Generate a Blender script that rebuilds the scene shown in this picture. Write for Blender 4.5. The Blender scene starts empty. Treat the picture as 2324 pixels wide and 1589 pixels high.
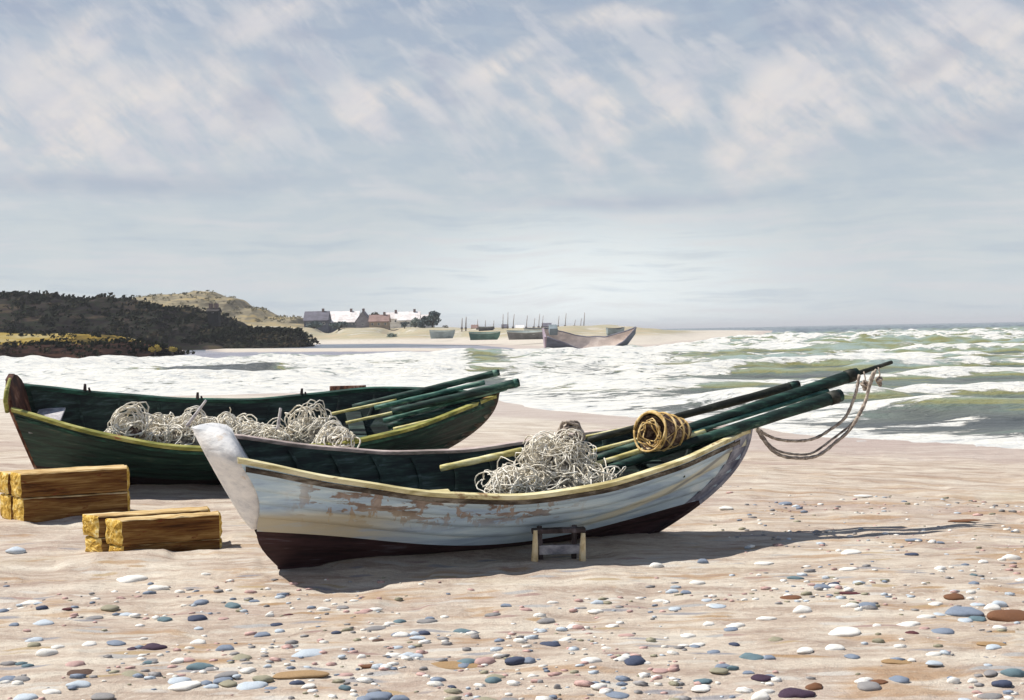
import bpy, bmesh, math, random
import numpy as np
from mathutils import Vector, Matrix
random.seed(7); rng = np.random.default_rng(7)
S = bpy.context.scene
R_ = math.radians

# ---------------------------------------------------------------- camera
F = 2492.0; CX, CY = 1162.0, 794.5; H = 2.2          # focal length and centre in photo pixels (photo seen 2324 wide)
roll = R_(1.1); pitch = math.atan(42.5 / F)
fw = np.array([0, math.cos(pitch), -math.sin(pitch)])
_r = np.array([1., 0, 0]); _u = np.cross(_r, fw)
RT = math.cos(roll) * _r - math.sin(roll) * _u
UP = math.cos(roll) * _u + math.sin(roll) * _r
CAM = np.array([0, 0, H])
def ray(x, y): return fw + RT * (x - CX) / F - UP * (y - CY) / F
def gp(x, y, z=0.0):
    d = ray(x, y); return CAM + d * (z - H) / d[2]
def dp(x, y, depth): return CAM + ray(x, y) * depth
cd = bpy.data.cameras.new('camera'); cam = bpy.data.objects.new('camera', cd)
S.collection.objects.link(cam); S.camera = cam
cd.sensor_width = 36; cd.lens = 36 * F / 2324; cd.clip_start = .1; cd.clip_end = 30000
m = Matrix(((RT[0], UP[0], -fw[0]), (RT[1], UP[1], -fw[1]), (RT[2], UP[2], -fw[2])))
cam.matrix_world = Matrix.Translation((0, 0, H)) @ m.to_4x4()

# ---------------------------------------------------------------- light
SUN = Vector((-.54, .11, .79)).normalized()            # towards the sun
sl = bpy.data.lights.new('sun', 'SUN'); sl.energy = 5.0; sl.angle = R_(.6); sl.color = (1, .95, .87)
so = bpy.data.objects.new('sun', sl); S.collection.objects.link(so)
so.rotation_euler = SUN.to_track_quat('Z', 'Y').to_euler()
S.view_settings.view_transform = 'Standard'; S.view_settings.look = 'None'
S.view_settings.exposure = 0.25; S.view_settings.gamma = 1

# ---------------------------------------------------------------- node helper
class NT:
    def __init__(s, tree): s.t = tree; s.n = tree.nodes; s.l = tree.links
    def add(s, typ, ins=None, **kw):
        n = s.n.new(typ)
        for k, v in kw.items(): setattr(n, k, v)
        for k, v in (ins or {}).items():
            i = n.inputs[k]
            if isinstance(v, bpy.types.NodeSocket): s.l.new(v, i)
            else: i.default_value = v
        return n
    def math(s, op, a, b=0.0, c=None, clamp=False):
        d = {0: a, 1: b}
        if c is not None: d[2] = c
        return s.add('ShaderNodeMath', d, operation=op, use_clamp=clamp).outputs[0]
    def mix(s, f, a, b, blend='MIX'):
        n = s.n.new('ShaderNodeMix'); n.data_type = 'RGBA'; n.blend_type = blend; n.clamp_factor = True
        for i, v in ((0, f), (6, a), (7, b)):
            if isinstance(v, bpy.types.NodeSocket): s.l.new(v, n.inputs[i])
            else: n.inputs[i].default_value = v if i == 0 else c4(v)
        return n.outputs[2]
    def noise(s, vec, scale=1., detail=4., rough=.55, dist=0.):
        return s.add('ShaderNodeTexNoise', {'Vector': vec, 'Scale': scale, 'Detail': detail, 'Roughness': rough, 'Distortion': dist})
    def mapv(s, vec, scale=(1, 1, 1), loc=(0, 0, 0), rot=(0, 0, 0)):
        return s.add('ShaderNodeMapping', {'Vector': vec, 'Scale': scale, 'Location': loc, 'Rotation': rot}).outputs[0]
    def ramp(s, fac, stops, interp='LINEAR'):
        n = s.n.new('ShaderNodeValToRGB'); s.l.new(fac, n.inputs[0]); e = n.color_ramp; e.interpolation = interp
        while len(e.elements) < len(stops): e.elements.new(.5)
        for el, (p, c) in zip(e.elements, stops): el.position = p; el.color = c4(c)
        return n.outputs[0]
    def step(s, v, a, b, lo=0., hi=1.):
        return s.add('ShaderNodeMapRange', {0: v, 1: a, 2: b, 3: lo, 4: hi}, interpolation_type='SMOOTHSTEP').outputs[0]
def c4(c): return (c[0], c[1], c[2], 1.0) if len(c) == 3 else tuple(c)
def lin(r, g, b):
    f = lambda v: (v / 255 / 12.92) if v <= 10 else ((v / 255 + .055) / 1.055) ** 2.4
    return (f(r), f(g), f(b))

# ---------------------------------------------------------------- world: daylight sky with broken cloud
w = bpy.data.worlds.new('World'); S.world = w; w.use_nodes = True
N = NT(w.node_tree); N.n.clear()
sky = N.add('ShaderNodeTexSky', sky_type='NISHITA', sun_disc=False,
            sun_elevation=math.asin(SUN.z), sun_rotation=math.atan2(SUN.x, SUN.y), air_density=1.2, dust_density=2.5, ozone_density=1.0)
tc = N.add('ShaderNodeTexCoord')
sx = N.add('ShaderNodeSeparateXYZ', {0: tc.outputs['Generated']})
az = N.math('ARCTAN2', sx.outputs[0], sx.outputs[1])
el = N.math('ARCSINE', sx.outputs[2])
P = N.add('ShaderNodeCombineXYZ', {0: az, 1: el, 2: 0.0}).outputs[0]
def wrp(vec, scale, amt, d=3.):
    n = N.noise(vec, scale, d)
    v = N.add('ShaderNodeVectorMath', {0: n.outputs['Color'], 1: (.5, .5, .5)}, operation='SUBTRACT').outputs[0]
    v = N.add('ShaderNodeVectorMath', {0: v, 1: (amt, amt, 0)}, operation='MULTIPLY').outputs[0]
    return N.add('ShaderNodeVectorMath', {0: vec, 1: v}, operation='ADD').outputs[0]
Pl = wrp(P, 5, .035, 2.)
st0 = N.noise(N.mapv(N.mapv(Pl, rot=(0, 0, R_(38))), scale=(6, 30, 1), loc=(2, 9, 0)), 1.0, 2.2, .5)
ov = N.add('ShaderNodeVectorMath', {0: st0.outputs['Color'], 1: (.5, .5, .5)}, operation='SUBTRACT').outputs[0]
ov = N.add('ShaderNodeVectorMath', {0: ov, 1: (.15, .11, 0)}, operation='MULTIPLY').outputs[0]
Pw = N.add('ShaderNodeVectorMath', {0: Pl, 1: ov}, operation='ADD').outputs[0]
# broad ragged strokes, falling to the right higher up, level near the horizon
sa = N.noise(N.mapv(N.mapv(Pl, rot=(0, 0, R_(40))), scale=(9, 25, 1)), 1.0, 5, .62).outputs[0]
sb = N.noise(N.mapv(Pl, scale=(5, 55, 1)), 1.0, 5, .6).outputs[0]
sc_ = N.noise(N.mapv(N.mapv(Pl, rot=(0, 0, R_(-32))), scale=(9, 22, 1), loc=(3, 1, 0)), 1.0, 5, .6).outputs[0]
hi = N.step(el, .07, .19)
strk = N.add('ShaderNodeMix', {0: hi, 2: sb, 3: sa}).outputs[0]
def blob(x, y, rx, ry, rot, soft=.5, src=None):
    c = (math.atan((x - CX) / F), math.atan((752 - y) / F), 0)
    v = N.add('ShaderNodeVectorMath', {0: src or Pw, 1: c}, operation='SUBTRACT').outputs[0]
    v = N.mapv(N.mapv(v, rot=(0, 0, R_(rot))), scale=(F / rx, F / ry, 0))
    l = N.add('ShaderNodeVectorMath', {0: v}, operation='LENGTH').outputs['Value']
    return N.step(l, 1.25, 1.25 - soft * 1.6)
def union(bs):
    o = bs[0]
    for b in bs[1:]: o = N.math('MAXIMUM', o, b)
    return o
base = N.mix(.75, sky.outputs[0], (4.2, 4.7, 5.35))
hz = N.step(el, .20, .0)
base = N.mix(N.math('MULTIPLY', hz, .78), base, (5.7, 6.3, 6.6))
# darker slate-blue sky high up
top = N.step(el, .19, .31)
base = N.mix(N.math('MULTIPLY', top, .62), base, (2.7, 3.3, 4.4))
# glare low over the sea in the middle
base = N.mix(N.math('MULTIPLY', blob(1330, 690, 560, 230, 0, .78, P), .8), base, (8.2, 8.7, 8.7))
white = union([blob(440, 270, 250, 140, -8), blob(120, 290, 190, 120, -30), blob(215, 130, 110, 60, -45, .6, Pl), blob(850, 255, 130, 85, 5),
               blob(620, 55, 170, 46, -25, .7, Pl), blob(1420, 48, 150, 34, 0, .7, Pl), blob(1140, 165, 150, 40, -28, .7, Pl), blob(1440, 240, 220, 85, -28),
               blob(1830, 260, 210, 120, -35), blob(2180, 130, 210, 120, 20), blob(2230, 250, 170, 90, 0), blob(1250, 230, 240, 80, 0, .8)])
cmask = N.math('MULTIPLY', white, N.step(strk, .36, .56, .30, 1.0))
wcol = N.mix(N.step(sc_, .35, .65), (5.1, 5.2, 5.7), (6.9, 6.4, 6.1))
col = N.mix(N.math('MULTIPLY', cmask, .92), base, wcol)
# thin veil and lilac under-edges of the clouds
veil = N.math('MULTIPLY', N.step(strk, .48, .62), .45)
col = N.mix(veil, col, (5.9, 5.85, 6.1))
dark = union([blob(300, 420, 470, 34, -2, .78, Pl), blob(640, 215, 70, 120, 50, .8), blob(1010, 200, 45, 110, 15, .8), blob(2130, 195, 140, 30, -30, .7, Pl),
              blob(1450, 460, 360, 24, 0, .8, Pl), blob(690, 98, 85, 24, -5, .7, Pl), blob(2250, 350, 190, 50, 0, .8, Pl), blob(60, 60, 110, 70, 0, .8), blob(1870, 70, 190, 60, -10, .8)])
col = N.mix(N.math('MULTIPLY', dark, .5), col, (3.2, 3.6, 4.6))
dk2 = N.math('MULTIPLY', N.step(strk, .48, .34), .42)
col = N.mix(dk2, col, (3.7, 4.4, 5.2))
gn = N.noise(N.mapv(Pl, scale=(22, 70, 1)), 1., 4).outputs[0]
col = N.mix(N.math('MULTIPLY', N.step(gn, .40, .62), .12), col, (7.0, 6.9, 6.4))
# clear deep blue overhead, above the cloud bank
zen = N.step(el, .36, .75)
col = N.mix(N.math('MULTIPLY', zen, .92), col, (.75, 1.15, 2.2))
bg = N.add('ShaderNodeBackground', {0: col, 1: .1})
N.add('ShaderNodeOutputWorld', {0: bg.outputs[0]})

# ---------------------------------------------------------------- numeric helpers
def curve(kn, vals, t):
    n = len(kn); h = np.diff(kn); A = np.zeros((n, n)); b = np.zeros(n); A[0, 0] = A[-1, -1] = 1
    for i in range(1, n - 1):
        A[i, i-1] = h[i-1]; A[i, i] = 2*(h[i-1]+h[i]); A[i, i+1] = h[i]
        b[i] = 6*((vals[i+1]-vals[i])/h[i]-(vals[i]-vals[i-1])/h[i-1])
    mm = np.linalg.solve(A, b); t = np.asarray(t, float); i = np.clip(np.searchsorted(kn, t)-1, 0, n-2)
    k = np.array(kn); v = np.array(vals); hh = h[i]; a = (k[i+1]-t)/hh; c = (t-k[i])/hh
    return a*v[i]+c*v[i+1]+((a**3-a)*mm[i]+(c**3-c)*mm[i+1])*hh*hh/6
_tab = rng.random((256, 256))
def vnoise(x, y):
    xi = np.floor(x).astype(int); yi = np.floor(y).astype(int); fx = x-xi; fy = y-yi
    fx = fx*fx*(3-2*fx); fy = fy*fy*(3-2*fy)
    g = lambda a, b: _tab[a % 256, b % 256]
    return (g(xi, yi)*(1-fx)+g(xi+1, yi)*fx)*(1-fy)+(g(xi, yi+1)*(1-fx)+g(xi+1, yi+1)*fx)*fy
def fbm(x, y, o=4, g=.5):
    s = 0; a = 1; t = 0
    for i in range(o): s = s+a*vnoise(x*2**i+17.3*i, y*2**i+5.1*i); t += a; a *= g
    return s/t
def sdist(px, py, poly):
    """signed distance, positive inside"""
    poly = np.array(poly); d = np.full(px.shape, 1e18); ins = np.zeros(px.shape, bool); n = len(poly)
    for i in range(n):
        ax, ay = poly[i]; bx, by = poly[(i+1) % n]; ex, ey = bx-ax, by-ay
        t = np.clip(((px-ax)*ex+(py-ay)*ey)/(ex*ex+ey*ey+1e-12), 0, 1)
        d = np.minimum(d, (px-ax-t*ex)**2+(py-ay-t*ey)**2)
        c = ((ay > py) != (by > py)) & (px < (bx-ax)*(py-ay)/((by-ay) if by != ay else 1e-12)+ax)
        ins ^= c
    return np.where(ins, 1, -1)*np.sqrt(d)
def sstep(a, b, v):
    t = np.clip((v-a)/(b-a), 0, 1); return t*t*(3-2*t)

# ---------------------------------------------------------------- object helpers
def link(o): S.collection.objects.link(o); return o
def tag(o, label=None, cat=None, group=None, kind=None):
    if label: o['label'] = label
    if cat: o['category'] = cat
    if group: o['group'] = group
    if kind: o['kind'] = kind
    return o
def empty(name, loc=(0, 0, 0), rot=(0, 0, 0)):
    o = link(bpy.data.objects.new(name, None)); o.location = loc; o.rotation_euler = rot; o.empty_display_size = .3; return o
def mesh(name, verts, faces, mat, parent=None, smooth=True):
    me = bpy.data.meshes.new(name); me.from_pydata([tuple(map(float, v)) for v in verts], [], [tuple(map(int, f)) for f in faces])
    me.update(); me.materials.append(mat)
    if smooth: me.polygons.foreach_set('use_smooth', [True]*len(me.polygons))
    o = link(bpy.data.objects.new(name, me))
    if parent: o.parent = parent
    return o
class MB:
    def __init__(s): s.v = []; s.f = []
    def add(s, v, f):
        b = len(s.v); s.v += [tuple(p) for p in v]; s.f += [tuple(i+b for i in q) for q in f]; return s
    def grid(s, P, closed=False):
        P = np.asarray(P); n, k = P.shape[:2]; f = []
        for i in range(n-1):
            for j in range(k if closed else k-1):
                j2 = (j+1) % k; f.append((i*k+j, i*k+j2, (i+1)*k+j2, (i+1)*k+j))
        return s.add(P.reshape(-1, 3), f)
    def tube(s, pts, r, seg=8, caps=True, jit=0):
        pts = np.array(pts, float); n = len(pts); r = np.broadcast_to(r, (n,))
        T = np.gradient(pts, axis=0); T /= np.linalg.norm(T, axis=1)[:, None]+1e-9
        nrm = np.cross(T[0], [0, 0, 1.]);
        if np.linalg.norm(nrm) < .1: nrm = np.cross(T[0], [1., 0, 0])
        P = []
        for i in range(n):
            nrm = nrm-T[i]*(nrm@T[i]); nrm /= np.linalg.norm(nrm)+1e-9; b = np.cross(T[i], nrm)
            P.append([pts[i]+r[i]*(1+jit*(random.random()-.5))*(math.cos(a)*nrm+math.sin(a)*b) for a in np.arange(seg)*2*math.pi/seg])
        b0 = len(s.v); s.grid(P, True)
        if caps:
            s.f.append(tuple(b0+j for j in range(seg))[::-1]); s.f.append(tuple(b0+(n-1)*seg+j for j in range(seg)))
        return s
    def box(s, c, d, M=None, j=0):
        v = []
        for sx_ in (-1, 1):
            for sy in (-1, 1):
                for sz in (-1, 1):
                    p = Vector((sx_*d[0]/2+random.uniform(-j, j), sy*d[1]/2+random.uniform(-j, j), sz*d[2]/2+random.uniform(-j, j)))
                    if M: p = M @ p
                    v.append((c[0]+p.x, c[1]+p.y, c[2]+p.z))
        return s.add(v, [(0, 1, 3, 2), (4, 6, 7, 5), (0, 4, 5, 1), (2, 3, 7, 6), (0, 2, 6, 4), (1, 5, 7, 3)])
    def build(s, name, mat, parent=None, smooth=True): return mesh(name, s.v, s.f, mat, parent, smooth)
def bevel(o, wd, seg=2):
    md = o.modifiers.new('bevel', 'BEVEL'); md.width = wd; md.segments = seg; md.limit_method = 'ANGLE'; md.angle_limit = R_(35); return o

# ---------------------------------------------------------------- materials
def new(name):
    mt = bpy.data.materials.new(name); mt.use_nodes = True; t = NT(mt.node_tree)
    b = t.n['Principled BSDF']; return mt, t, b
def painted(name, stops, scale=(3, 3, 3), rough=.7, bump=.25, det=6, wear=None, wscale=2.2, wth=(.56, .62), spec=.25, bscale=1.0, coord='Object', fine=.35):
    """brushy weathered surface: colour patches drawn out along an axis, plus an optional second colour where it has worn"""
    mt, t, b = new(name); tcn = t.add('ShaderNodeTexCoord').outputs[coord]
    v = t.mapv(tcn, scale=scale)
    n1 = t.noise(v, 1., det, .62, .4).outputs[0]
    n2 = t.noise(t.mapv(tcn, scale=tuple(k*4.3 for k in scale), loc=(5, 3, 1)), 1., 4, .6).outputs[0]
    f = t.math('ADD', n1, t.math('MULTIPLY', t.math('SUBTRACT', n2, .5), fine))
    colr = t.ramp(t.step(f, .28, .72), stops)
    if wear:
        wn = t.noise(t.mapv(tcn, scale=(1, 1, 2.2), loc=(9, 2, 4)), wscale, 6, .68, .3).outputs[0]
        wm = t.step(wn, wth[0], wth[1]); colr = t.mix(wm, colr, wear)
    t.l.new(colr, b.inputs['Base Color']); b.inputs['Roughness'].default_value = rough; b.inputs['Specular IOR Level'].default_value = spec
    if bump:
        bm_ = t.add('ShaderNodeBump', {'Height': f, 'Strength': bump, 'Distance': .03*bscale})
        t.l.new(bm_.outputs[0], b.inputs['Normal'])
    return mt
M = {}
M['green_in'] = painted('dark_green_planks', [(0, (.010, .012, .014)), (.45, (.018, .030, .028)), (.75, (.030, .055, .045)), (1, (.07, .10, .10))], (1.2, 8, 14), .75)
M['green_out'] = painted('deep_green_paint', [(0, (.006, .012, .010)), (.5, (.008, .030, .022)), (.85, (.015, .050, .036)), (1, (.05, .07, .05))], (1.0, 6, 12), .55, spec=.35)
M['brown_bottom'] = painted('dark_bottom_paint', [(0, (.014, .008, .010)), (.5, (.040, .018, .020)), (.8, (.050, .024, .026)), (1, (.09, .075, .09))], (1.2, 6, 10), .75)
M['black_bottom'] = painted('black_bottom_paint', [(0, (.006, .004, .005)), (.6, (.018, .009, .011)), (1, (.035, .022, .024))], (1.2, 6, 10), .7)
M['cream'] = painted('cream_rail_paint', [(0, (.36, .30, .13)), (.45, (.62, .55, .30)), (1, (.80, .74, .50))], (1.6, 9, 9), .65, wear=(.30, .20, .10), wth=(.60, .66))
M['olive'] = painted('olive_yellow_rail_paint', [(0, (.10, .12, .03)), (.5, (.27, .26, .06)), (1, (.48, .46, .18))], (1.6, 9, 9), .65, wear=(.32, .13, .06), wth=(.62, .68))
M['pinkrail'] = painted('faded_rail_wood', [(0, (.16, .14, .12)), (.5, (.42, .34, .32)), (1, (.62, .54, .48))], (2, 9, 9), .8)
M['strake'] = painted('dark_rubbing_strake', [(0, (.03, .022, .018)), (.6, (.10, .08, .06)), (1, (.26, .23, .19))], (3, 12, 12), .8)
M['greenrail'] = painted('green_rail_paint', [(0, (.008, .020, .016)), (.6, (.014, .055, .04)), (1, (.03, .12, .08))], (2, 9, 9), .6)
M['white'] = painted('white_stern_paint', [(0, (.48, .50, .52)), (.4, (.70, .70, .70)), (1, (.86, .85, .83))], (3.0, 3.0, 6), .6, bump=.5, wear=(.56, .42, .30), wscale=2.0, wth=(.60, .72))
M['stem'] = painted('slate_stem_paint', [(0, (.12, .12, .17)), (.5, (.24, .25, .31)), (1, (.42, .44, .50))], (3, 4, 3), .65)
M['brownwood'] = painted('brown_stern_boards', [(0, (.02, .008, .006)), (.5, (.08, .030, .018)), (.8, (.20, .09, .05)), (1, (.30, .22, .20))], (5, 3, 1.5), .8)
M['greywood'] = painted('grey_weathered_board', [(0, (.16, .16, .18)), (.5, (.40, .38, .40)), (1, (.70, .68, .66))], (3, 3, 6), .8)
M['spar'] = painted('dark_green_spar_paint', [(0, (.008, .016, .014)), (.5, (.014, .036, .030)), (.85, (.03, .085, .065)), (1, (.12, .17, .13))], (1.3, 10, 10), .6)
M['sparlite'] = painted('sea_green_spar_paint', [(0, (.02, .06, .05)), (.5, (.05, .15, .12)), (1, (.22, .34, .26))], (1.5, 10, 10), .6)
M['sparyellow'] = painted('straw_yellow_spar_paint', [(0, (.30, .26, .08)), (.5, (.58, .52, .22)), (1, (.80, .76, .48))], (1.5, 10, 10), .6)
M['sparblack'] = painted('black_spar_paint', [(0, (.008, .009, .008)), (.7, (.02, .024, .018)), (1, (.06, .06, .05))], (1.5, 10, 10), .6)
M['rope'] = painted('tarred_brown_rope', [(0, (.13, .11, .10)), (.5, (.34, .28, .23)), (1, (.62, .54, .45))], (14, 14, 14), .9, bump=.4)
M['net'] = painted('bleached_net_twine', [(0, (.46, .40, .30)), (.35, (.74, .69, .58)), (1, (.90, .87, .80))], (9, 9, 9), .9, bump=.4)
M['netdark'] = painted('dark_net_bundle', [(0, (.06, .055, .05)), (.5, (.22, .20, .17)), (1, (.55, .50, .42))], (11, 11, 11), .95, bump=.6)  # darker net colour for the body of each heap
M['cork'] = painted('tan_cane_hoops', [(0, (.30, .18, .05)), (.5, (.58, .40, .16)), (1, (.78, .62, .34))], (8, 8, 8), .8)
M['baskdark'] = painted('dark_brown_netting', [(0, (.03, .018, .02)), (.5, (.10, .06, .045)), (1, (.34, .27, .20))], (16, 16, 16), .95, bump=.5)
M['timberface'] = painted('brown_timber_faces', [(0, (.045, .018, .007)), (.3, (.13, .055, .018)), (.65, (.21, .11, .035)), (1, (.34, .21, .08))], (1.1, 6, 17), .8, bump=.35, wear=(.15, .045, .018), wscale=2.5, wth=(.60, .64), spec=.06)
M['timbertop'] = painted('painted_sunlit_tops', [(0, (.28, .17, .07)), (.4, (.50, .34, .15)), (1, (.70, .57, .34))], (2, 10, 10), .75, bump=.4, spec=.06)  # same wood as the sides, sunlit gold painted into the tops
M['timberend'] = painted('yellow_sawn_ends', [(0, (.30, .17, .03)), (.35, (.60, .37, .07)), (.7, (.76, .54, .16)), (1, (.86, .72, .38))], (13, 13, 13), .7, bump=.8, spec=.06)
M['post'] = painted('cream_post_wood', [(0, (.45, .30, .12)), (.5, (.78, .62, .36)), (1, (.86, .76, .55))], (6, 6, 3), .75)
M['darkpost'] = painted('dark_post_wood', [(0, (.02, .015, .015)), (.6, (.06, .045, .045)), (1, (.14, .12, .13))], (6, 6, 3), .8)

# blue-grey topsides of the near boat, paint worn through along the upper strakes
def topside_mat():
    mt, t, b = new('blue_grey_topside_paint'); o = t.add('ShaderNodeTexCoord').outputs['Object']
    n1 = t.noise(t.mapv(o, scale=(1.1, 3, 9)), 1., 6, .62, .5).outputs[0]
    colr = t.ramp(t.step(n1, .28, .72), [(0, (.30, .40, .54)), (.35, (.43, .56, .68)), (.7, (.52, .66, .75)), (1, (.72, .82, .86))])
    sp = t.add('ShaderNodeSeparateXYZ', {0: o}); X, Z = sp.outputs[0], sp.outputs[2]
    # flaking band under the rail, amidships and aft
    wn = t.noise(t.mapv(o, scale=(3.4, 1, 12.0), loc=(2, 0, 0)), 1., 5, .6, .2).outputs[0]
    wv = t.noise(t.mapv(o, scale=(10, 1, 4.5), loc=(4, 0, 2)), 1., 4, .6, .2).outputs[0]
    band = t.math('MULTIPLY', t.step(X, .35, .8), t.step(X, 3.4, 2.6))
    hi_ = t.step(Z, .36, .62)
    wm = t.math('MULTIPLY', t.math('MULTIPLY', band, hi_), t.step(t.math('MAXIMUM', wn, t.math('MULTIPLY', wv, .97)), .54, .58))
    colr = t.mix(t.math('MULTIPLY', wm, .9), colr, t.ramp(wv, [(.3, (.15, .09, .06)), (.5, (.25, .17, .125)), (.7, (.40, .31, .25))]))
    # ochre old paint low on the quarter, and again along the bow strakes
    e1 = t.math('MULTIPLY', t.step(X, 1.9, .9), t.step(Z, .70, .56))
    e1 = t.math('MULTIPLY', e1, t.step(n1, .36, .48, .45, 1))
    colr = t.mix(t.math('MULTIPLY', e1, .85), colr, (.50, .42, .26))
    ln = t.math('ABSOLUTE', t.math('SUBTRACT', Z, t.math('ADD', t.math('MULTIPLY', t.math('SUBTRACT', X, 3.2), .30), .30)))
    e2 = t.math('MULTIPLY', t.step(X, 3.0, 3.7), t.step(ln, .085, .035))
    colr = t.mix(t.math('MULTIPLY', e2, .7), colr, (.74, .68, .46))
    ln3 = t.math('ABSOLUTE', t.math('SUBTRACT', Z, t.math('ADD', t.math('MULTIPLY', t.math('SUBTRACT', X, 4.3), .42), .60)))
    e3 = t.math('MULTIPLY', t.step(X, 4.1, 4.4), t.step(ln3, .035, .012))
    colr = t.mix(t.math('MULTIPLY', e3, .7), colr, (.16, .18, .21))
    t.l.new(colr, b.inputs['Base Color']); b.inputs['Roughness'].default_value = .6; b.inputs['Specular IOR Level'].default_value = .3
    bm_ = t.add('ShaderNodeBump', {'Height': t.math('SUBTRACT', n1, t.math('MULTIPLY', wm, .5)), 'Strength': .35, 'Distance': .02})
    t.l.new(bm_.outputs[0], b.inputs['Normal']); return mt
M['topside'] = topside_mat()

# sand laid down in long flat smears of different colours
def sand_mat():
    mt, t, b = new('beach_sand'); o = t.add('ShaderNodeTexCoord').outputs['Object']
    sp = t.add('ShaderNodeSeparateXYZ', {0: o}); Y = sp.outputs[1]
    wv = t.noise(t.mapv(o, scale=(.5, .9, 1)), 1., 3).outputs['Color']
    wv = t.add('ShaderNodeVectorMath', {0: wv, 1: (1.2, .25, 0)}, operation='MULTIPLY').outputs[0]
    ow = t.add('ShaderNodeVectorMath', {0: o, 1: wv}, operation='ADD').outputs[0]
    big = t.noise(t.mapv(ow, scale=(.16, .42, 1)), 1., 5, .6, .3).outputs[0]
    med = t.noise(t.mapv(ow, scale=(.9, 4.2, 1), loc=(3, 1, 0)), 1., 5, .65, .3).outputs[0]
    fin = t.noise(t.mapv(ow, scale=(6, 26, 1), loc=(1, 8, 0)), 1., 4, .65).outputs[0]
    grn = t.noise(o, 90., 3, .7).outputs[0]
    colr = t.ramp(t.step(med, .30, .70), [(0, (.33, .25, .20)), (.25, (.425, .34, .275)), (.5, (.50, .42, .345)), (.75, (.57, .50, .415)), (1, (.65, .59, .50))])
    colr = t.mix(t.math('MULTIPLY', t.step(big, .52, .66), .50), colr, (.33, .225, .20))     # pinkish stretches
    colr = t.mix(t.math('MULTIPLY', t.step(big, .44, .32), .55), colr, (.48, .41, .29))      # cream stretches
    spk = t.noise(t.mapv(ow, scale=(11, 22, 1), loc=(2, 5, 0)), 1., 5, .75, .3).outputs[0]
    nr_ = t.step(Y, 22., 9.)
    colr = t.mix(t.math('MULTIPLY', t.math('MULTIPLY', t.step(spk, .54, .64), nr_), .55), colr, (.66, .62, .54))
    colr = t.mix(t.math('MULTIPLY', t.math('MULTIPLY', t.step(spk, .46, .37), nr_), .50), colr, (.25, .19, .16))
    vor = t.add('ShaderNodeTexVoronoi', {'Vector': t.mapv(ow, scale=(2.6, 9.5, 1)), 'Scale': 1.0, 'Randomness': 1.0})
    cs = t.add('ShaderNodeSeparateXYZ', {0: vor.outputs['Color']})
    dab = t.ramp(cs.outputs[0], [(0, (.20, .22, .27)), (.12, (.34, .36, .38)), (.2, (.34, .20, .08)), (.30, (.38, .27, .13)), (.38, (.28, .17, .16)), (.48, (.52, .48, .42)), (.7, (.58, .56, .52))], 'CONSTANT')
    near = t.step(Y, 17., 8.5)
    dm = t.math('MULTIPLY', t.math('MULTIPLY', t.step(cs.outputs[1], .58, .60), t.step(vor.outputs['Distance'], .50, .30)), near)
    colr = t.mix(t.math('MULTIPLY', dm, .75), colr, dab)
    och = t.noise(t.mapv(ow, scale=(.8, 2.6, 1), loc=(13, 7, 0)), 1., 4, .6).outputs[0]
    colr = t.mix(t.math('MULTIPLY', t.math('MULTIPLY', t.step(t.math('ADD', och, t.step(sp.outputs[0], 0, 5, 0, .06)), .57, .66), t.step(Y, 22, 12)), .60), colr, (.36, .205, .09))
    # paler dry sand on the far left of the beach, bleached
    far = t.step(Y, 17., 40.)
    colr = t.mix(t.math('MULTIPLY', far, .75), colr, t.ramp(t.step(med, .3, .7), [(0, (.47, .43, .37)), (.5, (.58, .545, .48)), (1, (.65, .63, .57))]))
    colr = t.mix(t.step(fin, .35, .65, .0, .35), colr, t.mix(.5, colr, (.58, .52, .44)))
    colr = t.mix(t.step(grn, .4, .65, 0, .22), colr, (.20, .16, .13))
    lump = t.noise(t.mapv(o, scale=(3.2, 4.5, 1), loc=(7, 2, 0)), 1., 6, .7, .6).outputs[0]
    zc = sp.outputs[2]
    wet = t.step(zc, -.46, -.58)
    colr = t.mix(t.math('MULTIPLY', wet, .5), colr, (.36, .29, .28))
    gr_ = t.noise(t.mapv(o, scale=(.05, .09, 1)), 1., 5, .65).outputs[0]
    dn = t.math('MULTIPLY', t.math('MULTIPLY', t.step(Y, 170, 240), t.step(zc, .1, 1.2)), t.step(gr_, .34, .50))
    colr = t.mix(t.math('MULTIPLY', dn, .9), colr, t.ramp(gr_, [(.38, (.22, .21, .14)), (.5, (.33, .30, .19)), (.6, (.40, .33, .22))]))
    t.l.new(colr, b.inputs['Base Color']); b.inputs['Specular IOR Level'].default_value = .15
    b.inputs['Roughness'].default_value = .9
    h = t.math('ADD', t.math('ADD', t.math('ADD', t.math('MULTIPLY', med, .18), t.math('MULTIPLY', lump, .9)), t.math('MULTIPLY', fin, .25)), t.math('MULTIPLY', grn, .16))
    bm_ = t.add('ShaderNodeBump', {'Height': h, 'Strength': .75, 'Distance': .06})
    t.l.new(bm_.outputs[0], b.inputs['Normal']); return mt
M['sand'] = sand_mat()

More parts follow.
